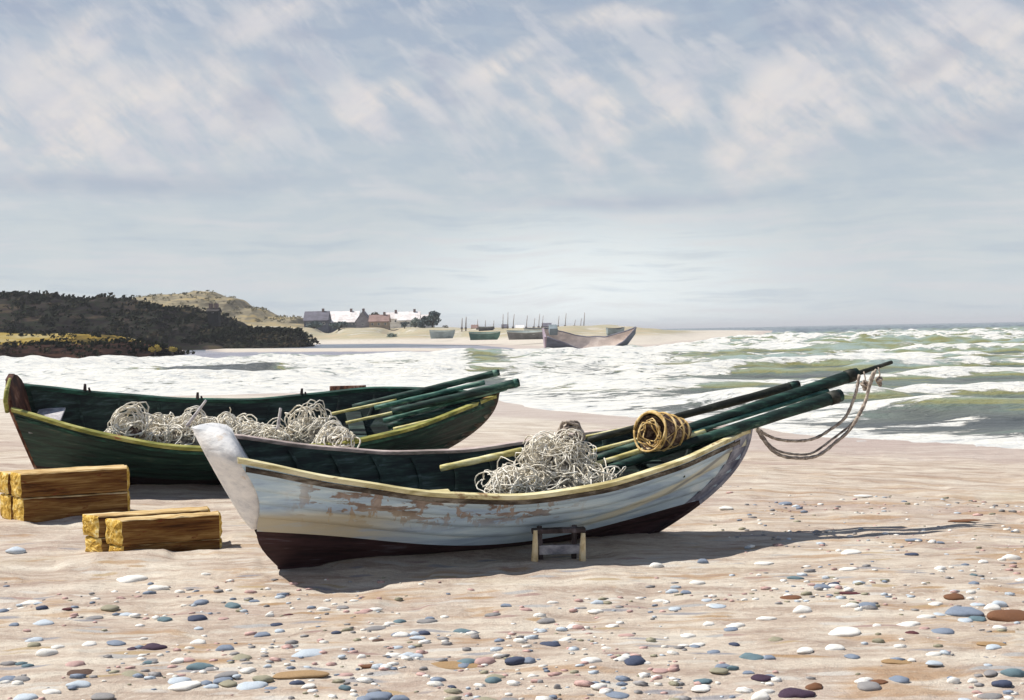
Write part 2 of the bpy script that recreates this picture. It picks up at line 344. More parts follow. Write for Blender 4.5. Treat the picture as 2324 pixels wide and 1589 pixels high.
def sea_mat():
    mt, t, b = new('sea_water'); o = t.add('ShaderNodeTexCoord').outputs['Object']
    at = t.add('ShaderNodeAttribute', attribute_name='foam').outputs['Fac']
    a2 = t.add('ShaderNodeAttribute', attribute_name='tint').outputs['Fac']  # wave-height tone: lower faces painted darker as shading; pool darker too
    n1 = t.noise(t.mapv(o, scale=(.10, .42, 1)), 1., 6, .62, .5).outputs[0]
    n2 = t.noise(t.mapv(o, scale=(.9, 2.4, 1)), 1., 6, .68, .6).outputs[0]
    colr = t.ramp(t.step(t.math('ADD', t.math('MULTIPLY', n1, .6), t.math('MULTIPLY', a2, .4)), .28, .72),
                  [(0, (.075, .085, .085)), (.22, (.13, .145, .125)), (.42, (.13, .17, .14)), (.60, (.24, .23, .085)), (.8, (.25, .29, .17)), (1, (.30, .38, .35))])
    lag = t.add('ShaderNodeAttribute', attribute_name='lagoon').outputs['Fac']
    colr = t.mix(lag, colr, t.ramp(t.step(n1, .3, .7), [(0, (.15, .14, .18)), (.5, (.25, .24, .29)), (1, (.36, .38, .41))]))
    spy = t.add('ShaderNodeSeparateXYZ', {0: o}).outputs[1]
    colr = t.mix(t.math('MULTIPLY', t.math('MULTIPLY', lag, t.step(spy, 205, 235)), .8), colr, (.085, .10, .12))
    deep = t.add('ShaderNodeAttribute', attribute_name='deep').outputs['Fac']
    colr = t.mix(t.math('MULTIPLY', deep, .85), colr, t.ramp(t.step(n1, .3, .7), [(0, (.09, .10, .16)), (.5, (.14, .18, .23)), (1, (.19, .24, .25))]))
    f = t.step(t.math('ADD', at, t.math('MULTIPLY', t.math('SUBTRACT', n2, .5), 1.05)), .48, .61)
    fc = t.ramp(n2, [(.3, (.44, .47, .49)), (.5, (.64, .64, .61)), (.65, (.75, .73, .66))])
    colr = t.mix(f, colr, fc)
    t.l.new(colr, b.inputs['Base Color'])
    t.l.new(t.math('ADD', t.math('MULTIPLY', f, .5), .32), b.inputs['Roughness']); b.inputs['Specular IOR Level'].default_value = .35
    n3 = t.noise(t.mapv(o, scale=(2.2, 5, 1)), 1., 5, .6, .5).outputs[0]
    bm_ = t.add('ShaderNodeBump', {'Height': t.math('ADD', n3, t.math('MULTIPLY', f, .6)), 'Strength': .8, 'Distance': .22})
    t.l.new(bm_.outputs[0], b.inputs['Normal']); return mt
M['sea'] = sea_mat()

# ---------------------------------------------------------------- ground: one sheet out to the horizon
ZW = -.6
def W(x, y, z=ZW): p = gp(x, y, z); return (p[0], p[1])
def WD(x, y, d): p = dp(x, y, d); return (p[0], p[1])
beach = [(60, -40), (60, 8), W(2900, 1090), W(2600, 1052), W(2324, 1033), W(2100, 1018), W(1900, 1010), W(1780, 1002), W(1650, 986), W(1500, 960), W(1300, 945), W(1180, 936), W(1100, 922), W(1040, 905),
         W(960, 893), W(860, 889), W(700, 897), W(500, 900), W(300, 903), W(100, 905), W(-200, 915), (-900, 20), (-900, -40)]
head = [W(395, 803), W(420, 793), W(560, 789), (-120, 330), (-900, 420), (-900, 60), W(-500, 850), W(-200, 822), W(0, 812), W(200, 811), W(330, 806)]
spit = [(-900, 420), (-120, 330), W(690, 782), W(900, 780), W(1100, 783), W(1180, 789), W(1240, 798), W(1330, 799), W(1420, 795), W(1500, 786), W(1600, 776), W(1680, 767), W(1740, 759.5), (170, 720), (60, 900), (-300, 1000), (-1500, 1100)]
bar = [W(470, 792), W(700, 791), W(950, 790), W(1110, 792), W(1180, 796), W(1080, 798), W(900, 798), W(650, 800), W(480, 800)]
pool = [W(310, 852), W(380, 846), W(470, 840), W(540, 842), W(640, 850), W(560, 857), W(450, 866), W(390, 862)]
ctrl = []
for x, y, d in [(600, 742, 430), (700, 743, 430), (780, 743, 430), (850, 743, 430), (930, 742, 430), (1000, 743, 430), (1100, 745, 400), (1200, 744, 370), (1300, 741, 350), (1380, 738, 350), (1430, 741, 350), (1465, 747, 360),
                (1520, 751, 400), (1600, 753.5, 430), (1680, 755, 500), (750, 762, 400), (900, 764, 380), (1000, 770, 290), (1100, 771, 250), (1200, 768, 230), (1190, 786, 190), (1270, 797, 152), (1340, 797, 150), (1430, 788, 165),
                (1350, 758, 260), (1450, 762, 250), (1530, 772, 230), (1600, 764, 320)]:
    p = dp(x, y, d); ctrl.append((math.atan2(p[0], p[1]), math.log(p[1]), p[2]))
ctrl = np.array(ctrl)
def ground_z(x, y, fine=True):
    x = np.asarray(x, float); y = np.asarray(y, float)
    d = sdist(x, y, beach)
    d = d+2.2*(fbm(x*.25, y*.25, 3)-.5)*sstep(12, 25, y)
    zb = ZW+.6*sstep(-1, 13, d)
    zb = np.where(d < 0, ZW-1.6*sstep(0, 30, -d)-.001, zb)
    dh = sdist(x, y, head); zb = np.maximum(zb, np.where(dh < -1, -9, ZW+.35*sstep(-1, 9, dh)))
    ds = sdist(x, y, spit); yy = np.maximum(y, 1.); a = np.arctan2(x, yy); l = np.log(yy)
    wsum = 0; hs = 0
    for ca, cl, cz in ctrl:
        ww = 1/(((a-ca)/.03)**2+((l-cl)/.22)**2+.04)**1.6; wsum = wsum+ww; hs = hs+ww*cz
    hs = np.maximum(hs/wsum, ZW+.25); fall = 1-.75*sstep(480, 900, y)
    nz = (fbm(x*.04, y*.04, 4)-.5)*1.2
    zs = ZW+(hs*fall+nz*sstep(10, 60, ds)-ZW)*sstep(-2, 26, ds)
    zs = np.where(ds < 0, ZW-1.6*sstep(0, 30, -ds)-.001, zs)
    dbar = sdist(x, y, bar); zr = np.where(dbar < -1, -9, ZW+.14*sstep(-1, 5, dbar))
    z = np.maximum(np.maximum(zb, zs), zr)
    if fine:
        r = np.hypot(x, y)
        pit = sstep(.58, .74, vnoise(x*2.1+31, y*2.6+7))*sstep(.45, .6, fbm(x*.3+5, y*.4, 2))
        z = z+(fbm(x*.55, y*.7, 3)-.5)*.10*sstep(.2, 6, d)+((fbm(x*2.6+9, y*3.2, 4)-.5)*.055-.035*pit)*(1-sstep(18, 40, r))
        z = z+berm(x, y)
        z = z+.16*sstep(.50, .8, fbm(x*.10+3, y*.22+2, 3))*sstep(6, 14, d)*sstep(18, 30, y)
    return z
BERM = [((-2.25, 10.37), (1.55, 11.67), .28, .055), ((-6.7, 15.82), (-1.2, 17.15), .45, .09), ((-6.3, 13.0), (-4.9, 13.5), .25, .06), ((-4.15, 10.95), (-3.2, 11.3), .22, .07)]
def berm(x, y):
    z = 0*x
    for (ax, ay), (bx, by), wd, hg in BERM:
        ex, ey = bx-ax, by-ay; t = np.clip(((x-ax)*ex+(y-ay)*ey)/(ex*ex+ey*ey), 0, 1); dd = np.hypot(x-ax-t*ex, y-ay-t*ey)
        z = z+hg*np.exp(-(dd/wd)**2)*(.4+1.2*fbm(x*2.2+4, y*2.2, 3))
    return z
def fan(r0, r1, nr, a_in, n_in, n_out, fnz, name, mat, extra=None):
    ai = np.linspace(-a_in, a_in, n_in); ao = np.linspace(a_in, 2*math.pi-a_in, n_out+2)[1:-1]
    A = np.concatenate([ai, ao]); Rr = r0*(r1/r0)**np.linspace(0, 1, nr)
    aa, rr = np.meshgrid(A, Rr); x = np.sin(aa)*rr; y = np.cos(aa)*rr
    x = x.ravel(); y = y.ravel(); z = fnz(x, y); k = len(A)
    v = np.stack([x, y, z], -1)
    i = np.arange(nr-1)[:, None]*k; j = np.arange(k)[None, :]; j2 = (j+1) % k
    f = np.stack([i+j, i+j2, i+k+j2, i+k+j], -1).reshape(-1, 4)[:, ::-1]
    me = bpy.data.meshes.new(name); me.vertices.add(len(v)+1); me.loops.add(f.size+3*k); me.polygons.add(len(f)+k)
    vv = np.concatenate([v, [[0, 0, v[:k, 2].mean()]]]); me.vertices.foreach_set('co', vv.ravel())
    c = len(v); tri = np.stack([np.full(k, c), (np.arange(k)+1) % k, np.arange(k)], -1)
    me.loops.foreach_set('vertex_index', np.concatenate([f.ravel(), tri.ravel()]).astype(np.int32))
    me.polygons.foreach_set('loop_start', np.concatenate([np.arange(len(f))*4, len(f)*4+np.arange(k)*3]).astype(np.int32))
    me.update(calc_edges=True); me.validate(); me.polygons.foreach_set('use_smooth', [True]*len(me.polygons))
    me.materials.append(mat); o = link(bpy.data.objects.new(name, me))
    for nm, fnc in (extra or {}).items():
        at = me.attributes.new(nm, 'FLOAT', 'POINT'); val = fnc(vv[:, 0], vv[:, 1], vv[:, 2]); at.data.foreach_set('value', val.astype(np.float32))
    return o
o = fan(1.2, 9000, 560, R_(31), 520, 90, ground_z, 'beach', M['sand']); tag(o, kind='structure')

# ---------------------------------------------------------------- sea
def wave(x, y, full=False):
    d = -np.maximum(np.maximum(sdist(x, y, beach), sdist(x, y, spit)), sdist(x, y, head))       # distance out from the shore
    r = np.hypot(x, y)
    warp = (fbm(x*.035, y*.05, 3)-.5)*16
    ph = (y*.97-x*.12+warp)/8.0
    ph2 = (y*.9+x*.30+(fbm(x*.08+7, y*.1, 3)-.5)*9)/3.7
    c1 = (.5+.5*np.cos(2*math.pi*ph)); c2 = (.5+.5*np.cos(2*math.pi*ph2))
    g = sstep(.30, .62, fbm(x*.045+30, y*.08+11, 3))
    ex = sstep(.5, 9, d); lg = lagoon(x, y)
    h = (.66*c1**2.6*(.35+.65*g)+.15*c2**1.5+.42*(fbm(x*.38, y*.62, 4)-.5))*ex*(1-lg*.93)
    h = h*(1+.9*sstep(60, 200, r))
    z = ZW+h-.02+.02*ex
    if not full: return z
    a0 = np.arctan2(x, np.maximum(y, .1))+.6*(y < 120)
    br = sstep(.50, .90, c1)*sstep(.36, .56, fbm(x*.055+3, y*.10+40, 4))
    fo = .70*br+.25*sstep(.6, .95, c2)*sstep(.5, .7, fbm(x*.12, y*.2+9, 3))
    fo = np.maximum(fo, .80*sstep(7.5, 1.0, d)*sstep(-.02, .02, a0+.02))
    fo = np.maximum(fo, .62*sstep(11, 6, d)*sstep(.46, .6, fbm(x*.25, y*.4, 3)))
    # broken white water inshore of the spit, thinning out to sea on the right
    a = np.arctan2(x, np.maximum(y, .1))
    mid = sstep(.30, .10, a)*sstep(-.06, .02, a)*sstep(30, 42, y)*sstep(230, 120, y)
    fo = np.maximum(fo, mid*(.42+.44*fbm(x*.09+5, y*.13, 4)))
    fo = fo+.55*np.exp(-((y-205-.4*x)/13)**2)*sstep(.12, .22, a)
    lf = sstep(.0, -.06, a)*sstep(150, 120, y)*sstep(38, 46, y)
    fo = np.maximum(fo, lf*(.44+.60*fbm(x*.07+9, y*.12+3, 4)))
    fo = fo*(1-.95*sstep(-2.0, 3.5, sdist(x, y, pool)+2.5*(fbm(x*.2, y*.2, 3)-.5)))
    fo = fo*(1-lg)
    fo = fo*(1-sstep(260, 420, r))
    return np.clip(fo, 0, 1)
def lagoon(x, y):
    a = np.arctan2(x, np.maximum(y, .1)); return sstep(.06, .0, a)*sstep(118, 140, y)
sea = fan(16, 14000, 620, R_(31), 620, 60, wave, 'sea', M['sea'],
          {'foam': lambda x, y, z: wave(x, y, True), 'lagoon': lambda x, y, z: lagoon(x, y),
           'deep': lambda x, y, z: sstep(215, 320, y-.4*x+0*x),
           'tint': lambda x, y, z: (np.clip((z-ZW)/.5, 0, 1)*.8+.2*fbm(x*.06, y*.1, 3))*(1-sstep(-1, 2, sdist(x, y, pool)))-.5*sstep(-1, 2, sdist(x, y, pool))})
tag(sea, kind='structure')
# ---------------------------------------------------------------- hills
def ridge(name, outline, depth, thick, base_z, mat, rough=.6, face=.45, n=240, rows=40, kind='structure'):
    """a hill whose skyline follows the outline, with real front and back slopes"""
    xs = np.array([p[0] for p in outline], float); ys = np.array([p[1] for p in outline], float)
    X = np.linspace(xs[0], xs[-1], n); Y = np.interp(X, xs, ys); G = []
    for r in range(rows+1):
        u = r/rows; prof = math.sin(min(1, u/face)*math.pi/2)**.75 if u < face else math.cos((u-face)/(1-face)*math.pi/2)**.9
        row = []
        for i in range(n):
            crest = dp(X[i], Y[i], depth)
            yy = crest[1]+(u-face)*thick
            xx = crest[0]*(1+.0*(u-face))
            hz_ = (crest[2]-base_z)*prof
            row.append((xx, yy, base_z+hz_))
        G.append(row)
    G = np.array(G); e = (fbm(G[..., 0]*.09, G[..., 1]*.09, 5)-.5); e2 = (fbm(G[..., 0]*.45, G[..., 1]*.45, 4)-.5)
    k = np.sin(np.linspace(0, 1, rows+1)*math.pi)[:, None]
    G[..., 2] += (e*3.2+e2*1.3)*rough*k
    b = MB(); b.grid(G); o = b.build(name, mat); tag(o, kind=kind); return o
M['heath'] = painted('dark_heath_cover', [(0, (.005, .004, .006)), (.30, (.014, .011, .011)), (.55, (.014, .020, .010)), (.75, (.032, .022, .024)), (1, (.065, .052, .03))], (.055, .055, .30), .95, bump=.8, bscale=30, fine=.7, spec=.03)
M['dune'] = painted('tan_dune_grass', [(0, (.13, .11, .075)), (.4, (.20, .175, .12)), (.7, (.27, .23, .15)), (1, (.38, .29, .14))], (.05, .05, .22), .95, bump=.6, bscale=25, fine=.6, spec=.03)
M['ochre'] = painted('ochre_meadow', [(0, (.05, .04, .015)), (.4, (.22, .15, .03)), (.7, (.30, .22, .06)), (1, (.36, .31, .17))], (.06, .06, .35), .95, bump=.5, bscale=20, fine=.5, spec=.03)
M['peat'] = painted('dark_peat_bank', [(0, (.008, .005, .005)), (.5, (.022, .011, .009)), (1, (.06, .03, .02))], (.10, .10, .5), .95, bump=.8, bscale=15, fine=.6, spec=.03)
M['bush'] = painted('dark_thicket', [(0, (.005, .005, .006)), (.5, (.013, .017, .010)), (.8, (.03, .024, .018)), (1, (.06, .06, .05))], (.12, .12, .3), .95, bump=.9, bscale=20, fine=.7, spec=.03)
ridge('dune_hill', [(200, 735), (255, 700), (299, 677), (350, 669), (413, 666), (454, 661), (489, 664), (508, 675), (540, 678), (566, 699), (594, 700), (623, 718), (683, 722), (700, 748)], 520, 120, -.6, M['dune'], .5)
ridge('tan_flat', [(480, 750), (540, 733), (600, 731), (690, 735), (720, 741), (735, 760)], 440, 90, -.8, M['dune'], .12)
ridge('heath_hill', [(-420, 700), (-200, 668), (0, 674), (57, 671), (111, 674), (191, 683), (229, 681), (270, 674), (286, 680), (311, 691), (356, 702), (429, 704), (454, 717), (480, 716), (500, 717), (515, 732), (540, 746), (570, 752), (600, 775)], 290, 110, -1.2, M['heath'], .65)
ridge('low_thicket', [(440, 775), (500, 752), (572, 750), (620, 749), (667, 751), (686, 760), (697, 779)], 262, 26, -.9, M['bush'], .35, rows=26)
ridge('ochre_meadow', [(-420, 762), (-100, 755), (0, 757), (60, 758), (130, 757), (220, 759), (262, 762), (300, 772), (330, 790)], 196, 40, -.7, M['ochre'], .18)
ridge('peat_bank', [(-420, 790), (-100, 786), (0, 787), (60, 784), (130, 783), (190, 786), (240, 782), (300, 780), (345, 786), (375, 797)], 166, 22, -.7, M['peat'], .30, rows=24)

def scrub(name, label, hill, n, hs, mat, keep):
    ob = bpy.data.objects[hill]; vs = np.array([v.co[:] for v in ob.data.vertices]); f = MB()
    for i in range(n):
        k = rng.integers(0, len(vs)); p = vs[k]+rng.normal(0, .8, 3)*[1, 1, .1]
        if not keep(vs[k]): continue
        sz = hs*rng.uniform(.5, 1.5)
        for q in range(11):
            c = p+rng.normal(0, .38, 3)*sz*[1.5, 1, .6]+[0, 0, sz*.3]; a = Vector(rng.normal(0, 1, 3)).normalized(); u_ = a.orthogonal()*sz*.34; v_ = a.cross(u_.normalized())*sz*.3
            c = Vector(c); f.add([tuple(c+u_), tuple(c+v_), tuple(c-u_), tuple(c-v_)], [(0, 1, 2, 3)])
    o = f.build(name, mat, None, False); tag(o, label, 'scrub', kind='stuff')
scr = painted('scrub_leaves', [(0, (.004, .006, .005)), (.4, (.012, .018, .010)), (.7, (.028, .030, .018)), (1, (.09, .065, .04))], (.09, .09, .3), .95, bump=0, spec=.03)
scrub('heath_scrub', 'rough dark gorse and heather growing all over the headland', 'heath_hill', 2300, 1.05, scr, lambda v: v[2] > .5 and v[1] < 300)
scrub('thicket_scrub', 'rough dark brush covering the low point right of the headland', 'low_thicket', 700, .9, scr, lambda v: v[1] < 272)
scrub('meadow_scrub', 'broken dark tufts across the ochre slope at the left edge', 'ochre_meadow', 500, .55, scr, lambda v: v[2] > .5)
scrub('bank_scrub', 'dark ragged tufts along the peat bank above the surf', 'peat_bank', 600, .6, scr, lambda v: True)
dsc = painted('marram_tufts', [(0, (.12, .11, .06)), (.5, (.22, .20, .12)), (1, (.40, .34, .2))], (.09, .09, .3), .95, bump=0, spec=.03)
scrub('marram_grass', 'coarse marram tufts on the tan dune hill', 'dune_hill', 700, .9, dsc, lambda v: v[1] < 525)

# ---------------------------------------------------------------- boats
KN = [0, .25, .5, .75, 1]
class Boat:
    def __init__(s, q, x0, k1, sw, name, label, cat='rowing boat'):
        s.L = q[4]; s.zs = q[5:10]; s.b = list(q[10:14])+[0]; s.x0 = x0; s.k1 = k1; s.sw = sw
        s.e = empty(name, (q[0], q[1], .02)); s.e.rotation_mode = 'XYZ'
        s.e.rotation_euler = (q[3], 0, q[2]); tag(s.e, label, cat)
        bpy.context.view_layer.update()
    def B(s, t): return curve(KN, s.b, t)
    def Z(s, t): return curve(KN, s.zs, t)
    def pt(s, t, u, side, off=0., dz=0.):
        t = np.asarray(t, float); u = np.asarray(u, float); t, u = np.broadcast_arrays(t, u)
        xa = s.x0(u); x = xa+(s.L*(1-s.k1*(1-u)**2)-xa)*t
        wd = np.maximum(u, 1e-4)**(.55+.15*(1-t)**6+.35*t**3)
        hb = np.maximum(s.B(t)*wd, .022*(u > -1))
        y = side*np.maximum(hb+off, .004)
        return np.stack([x, y, u*s.Z(t)+dz], -1)
    def part(s, b, name, mat, smooth=True, lab=None):
        o = b.build(name, mat, s.e, smooth)
        if lab: o['label'] = lab
        return o
    def skin(s, name, mat, u0, u1, nstr, off=0.0, lap=.022, sub=3, nt=64):
        b = MB(); T = np.linspace(0, 1, nt)
        for side in (-1, 1):
            for k in range(nstr):
                rows = []
                for i in range(sub+1):
                    v = (k+i/sub)/nstr; u = u0(T)+(u1(T)-u0(T))*v
                    rows.append(s.pt(T, u, side, off+lap*(1-i/sub)))
                if k: rows.insert(0, s.pt(T, u0(T)+(u1(T)-u0(T))*(k/nstr), side, off))
                b.grid(np.array(rows) if side > 0 else np.array(rows)[:, ::-1])
        o = s.part(b, name, mat)
        return bevel_none(o)
    def bar(s, name, mat, side, u, o0, o1, z0, z1, t0=0., t1=1., n=64, parent=None, wob=.004):
        T = np.linspace(t0, t1, n); b = MB(); uu = u(T) if callable(u) else np.full(n, u)
        c = [s.pt(T, uu, side, o0, z0), s.pt(T, uu, side, o1, z0), s.pt(T, uu, side, o1, z1), s.pt(T, uu, side, o0, z1)]
        G = np.stack(c, 1); G[..., 2] += wob*np.sin(T*37)[:, None]; b.grid(G, True)
        k = len(b.v)-4; b.f += [(0, 1, 2, 3), (k+3, k+2, k+1, k)]
        return bevel(s.part(b, name, mat, False), .006)
    def world(s, p): return np.array(s.e.matrix_world @ Vector(p))
    def local(s, p): return s.e.matrix_world.inverted() @ Vector(p)
def bevel_none(o): return o

q1 = [-2.637, 10.24, 0.331, 0.168, 5.399, 1.184, 0.896, 0.804, 0.954, 1.084, 0.442, 0.658, 0.854, 0.72]
x0a = lambda u: curve([0, .3, .6, .85, 1], [.40, .19, .20, .10, 0.], u)
sw1 = lambda t: curve([0, .17, .37, .6, .78, 1], [.375, .365, .26, .20, .265, .32], t)
N1 = Boat(q1, x0a, .21, sw1, 'near_rowing_boat', 'pale blue-grey clinker boat with a white stern and dark brown bottom, nearest on the beach')
E1 = N1
one = lambda t: np.ones_like(t)
N1.skin('topsides', M['topside'], sw1, lambda t: one(t)*.985, 5)
N1.skin('bottom', M['brown_bottom'], lambda t: one(t)*0.0, sw1, 2, 0, .006)
def lining(b, mat):
    T = np.linspace(.012, .985, 60); m_ = MB()
    for side in (-1, 1):
        rows = [b.pt(T, np.full(60, u), side, -.028) for u in np.linspace(.10, .985, 12)]
        m_.grid(np.array(rows)[:, ::-1] if side > 0 else np.array(rows))
    b.part(m_, 'inner_planking', mat)
    for t in np.linspace(.10, .90, 11):
        r = MB()
        for side in (-1, 1):
            U = np.linspace(.13, .95, 12); dt = .018/b.L
            G = np.stack([b.pt(t-dt, U, side, -.027), b.pt(t+dt, U, side, -.027), b.pt(t+dt, U, side, -.062), b.pt(t-dt, U, side, -.062)], 1)
            r.grid(G, True)
        b.part(r, 'rib', mat, False)
    fl = MB(); T = np.linspace(.05, .90, 40)
    a_ = b.pt(T, np.full(40, .20), -1, -.03); c_ = b.pt(T, np.full(40, .20), 1, -.03)
    fl.grid(np.stack([a_+(c_-a_)*k for k in np.linspace(0, 1, 9)], 1)); b.part(fl, 'floorboards', mat)
lining(N1, M['green_in'])
N1.bar('gunwale', M['cream'], -1, 1., -.045, .030, -.022, .022)
N1.bar('gunwale', M['pinkrail'], 1, 1., -.045, .022, -.018, .018)
N1.bar('rubbing_strake', M['strake'], -1, lambda t: .93+0*t, .004, .030, -.025, .022, .004, .97)
N1.bar('rubbing_strake', M['strake'], 1, lambda t: .93+0*t, .004, .030, -.025, .022, .004, .97)
# stem: wide slate-coloured timber following the curve of the bow
def stem(b, mat, aft, fore, hw, top=1.05, name='stem', lo=0.):
    U = np.linspace(lo, top, 26); L, k1 = b.L, b.k1; zt = b.zs[-1]
    Pc = np.stack([L*(1-k1*(1-np.minimum(U, 1))**2)+(U-np.minimum(U, 1))*.3, 0*U, U*zt], -1)
    T_ = np.gradient(Pc, axis=0); T_ /= np.linalg.norm(T_, axis=1)[:, None]; Nn = np.stack([T_[:, 2], 0*U, -T_[:, 0]], -1)
    rows = []
    for i in range(len(U)):
        p, n_ = Pc[i], Nn[i]; y = np.array([0, 1, 0])
        rows.append([p-n_*aft-y*hw*1.9, p-y*hw*1.2, p+n_*fore*.8-y*hw*.7, p+n_*fore, p+n_*fore*.8+y*hw*.7, p+y*hw*1.2, p-n_*aft+y*hw*1.9])
    m_ = MB(); m_.grid(np.array(rows), True); m_.f += [tuple(range(7)), tuple(len(m_.v)-7+i for i in range(7))[::-1]]
    return b.part(m_, name, mat)
stem(N1, M['stem'], .02, .055, .030, 1.05, 'stem', .30)
stem(N1, M['brown_bottom'], .02, .055, .030, .30, 'forefoot')
m_ = MB(); T9 = np.linspace(.953, 1.0, 8)
for side in (-1, 1):
    G9 = np.array([N1.pt(T9, sw1(T9)*(1-v)+.985*v, side, .022) for v in np.linspace(0, 1, 14)])
    m_.grid(G9 if side > 0 else G9[:, ::-1])
    e9 = np.stack([N1.pt(np.full(14, .953), np.linspace(.31, .985, 14), side, 0), G9[:, 0]], 1); m_.grid(e9)
N1.part(m_, 'stem_apron', M['stem'])
# keel
def keel(b, mat, xk0):
    m_ = MB(); m_.box(((xk0+b.L*.80)/2, 0, -.012), (b.L*.80-xk0, .06, .06)); return b.part(m_, 'keel', mat, False)
keel(N1, M['brown_bottom'], .40)
# white crescent stern, standing proud of the rails
def crescent(b):
    us = np.array([.33, .36, .45, .55, .68, .82, .93, 1.0, 1.07, 1.13, 1.17]); z = us*1.184
    near_x = np.concatenate([x0a(np.minimum(us[:8], 1)), [-.03, -.09, -.17]])
    hb = np.array([.03, .10, .19, .25, .31, .375, .42, .435, .36, .24, .12])
    ax = np.interp(z, [.36, .46, .72, 1.0, 1.25, 1.40], [.19, .09, -.05, -.19, -.31, -.37])
    rows = []
    for i in range(len(us)):
        x_, h_, a_ = near_x[i], hb[i], min(ax[i], near_x[i]-.03)
        d = x_-a_
        rows.append([(x_+.05, -h_, z[i]), (x_-.01, -h_-.012, z[i]), (x_-d*.5, -h_*.72, z[i]), (x_-d*.86, -h_*.38, z[i]), (a_, 0, z[i]),
                     (x_-d*.86, h_*.38, z[i]), (x_-d*.5, h_*.72, z[i]), (x_-.01, h_+.012, z[i]), (x_+.05, h_, z[i]), (x_+.05, 0, z[i])])
    G = np.array(rows); m_ = MB(); m_.grid(G, True)
    m_.f += [tuple(range(10))]
    tp = G[-1]; c9 = tp.mean(0)
    m_.grid(np.array([tp, c9+(tp-c9)*.6+[0, 0, .018], c9+(tp-c9)*.05+[0, 0, .024]]), True)
    o = b.part(m_, 'stern', M['white']); return o
crescent(N1)
# thwarts and side bench
def thwart(b, t, u, wd, mat, name='thwart', y0=-1, y1=1, th=.03):
    a_ = b.pt(t, u, -1, -.03); c_ = b.pt(t, u, 1, -.03); ya = a_[1] if y0 == -1 else y0; yc = c_[1] if y1 == 1 else y1
    m_ = MB(); m_.box((a_[0], (ya+yc)/2, a_[2]), (wd, yc-ya, th)); return bevel(b.part(m_, name, mat, False), .008)
thwart(N1, .10, .70, .34, M['green_in']); thwart(N1, .62, .62, .22, M['green_in'])
thwart(N1, .335, .80, .30, M['cream'], 'side_bench', -1, -.10)
thwart(N1, .80, .78, .22, M['green_in'])

q2 = [-7.012, 15.746, 0.236, 0.313, 6.85, 1.461, 1.064, 0.936, 1.077, 1.258, 0.456, 0.859, 0.97, 0.906]
x0b = lambda u: .30*(1-u)
sw2 = lambda t: curve([0, .25, .5, .8, 1], [.36, .34, .26, .26, .34], t)
N2 = Boat(q2, x0b, .25, sw2, 'far_rowing_boat', 'larger dark green clinker boat with a yellow-green rail, behind the pale boat')
N2.skin('topsides', M['green_out'], sw2, lambda t: one(t)*.985, 6)
N2.skin('bottom', M['black_bottom'], lambda t: one(t)*0.0, sw2, 2, 0, .006)
lining(N2, M['green_in'])
N2.bar('gunwale', M['olive'], -1, 1., -.05, .035, -.026, .026)
N2.bar('gunwale', M['greenrail'], 1, 1., -.05, .03, -.03, .03)
N2.bar('rubbing_strake', M['greenrail'], -1, lambda t: .92+0*t, .004, .03, -.025, .025, .004, .97)
N2.bar('rubbing_strake', M['greenrail'], 1, lambda t: .92+0*t, .004, .03, -.025, .025, .004, .97)
stem(N2, M['strake'], .08, .05, .03); keel(N2, M['black_bottom'], .32)
def tombstone(b, mat):
    us = np.array([.05, .15, .3, .45, .6, .8, 1.0, 1.08, 1.16, 1.21]); z = us*b.zs[0]; hb = np.array([b.pt(0., u, 1)[1] for u in np.minimum(us, 1)]); hb[7:] *= [.9, .62, .28]
    xx = x0b(us); rows = [[(xx[i]-.045, -hb[i], z[i]), (xx[i]+.02, -hb[i]+.01, z[i]), (xx[i]+.02, hb[i]-.01, z[i]), (xx[i]-.045, hb[i], z[i])] for i in range(len(us))]
    m_ = MB(); m_.grid(np.array(rows), True); m_.f += [(0, 1, 2, 3), tuple(len(m_.v)-4+i for i in (3, 2, 1, 0))]
    return bevel(b.part(m_, 'transom', mat, False), .008)
tombstone(N2, M['brownwood'])
m_ = MB(); m_.tube([(-.06, -.44, 1.42), (-.06, -.49, 1.60), (-.05, -.40, 1.72), (-.05, -.14, 1.79)], [.03, .03, .03, .02], 6); N2.part(m_, 'transom_rim', M['olive'])
thwart(N2, .045, .80, .36, M['greywood'], 'stern_bench'); thwart(N2, .36, .66, .24, M['green_in']); thwart(N2, .70, .72, .24, M['green_in'])
for t in (.115, .345, .575):
    p = N2.pt(t, 1., 1, -.01)
    m_ = MB(); m_.tube([(p[0], p[1], p[2]), (p[0]+.01, p[1], p[2]+.13)], [.028, .018], 8); m_.tube([(p[0]+.07, p[1], p[2]), (p[0]+.06, p[1], p[2]+.07)], [.02, .015], 6)
    N2.part(m_, 'thole_pin', M['darkpost'])

# ---------------------------------------------------------------- spars, oars and planks lying over the bows
def spar(name, label, cat, p0, p1, d0, d1, w0, w1, mat, group=None, sag=0., tip=None, end=None):
    a_ = dp(p0[0], p0[1], d0); c_ = dp(p1[0], p1[1], d1); n = 14; tt = np.linspace(0, 1, n)[:, None]
    pts = a_+(c_-a_)*tt; pts[:, 2] -= sag*4*(tt*(1-tt))[:, 0]
    r0_, r1_ = w0*d0/F/2, w1*d1/F/2; rr = r0_+(r1_-r0_)*tt[:, 0]
    rr = rr*(1+.05*np.sin(np.arange(n)*1.7))
    e = empty(name, tuple(a_)); tag(e, label, cat, group); b = MB(); b.tube(pts-a_, rr, 10, jit=.06); sh = b.build('shaft', mat, e)
    # dark bound band near the end of the spar
    if tip:
        q = MB(); f_ = np.array([[.955], [.985]]); q.tube((a_+(c_-a_)*f_)-a_, r1_*1.10, 10); q.build('end_band', tip, e)
    return e
dA = lambda x: 11.85+.0016*(x-1702)
G1 = 'long poles laid lengthwise in the pale boat'
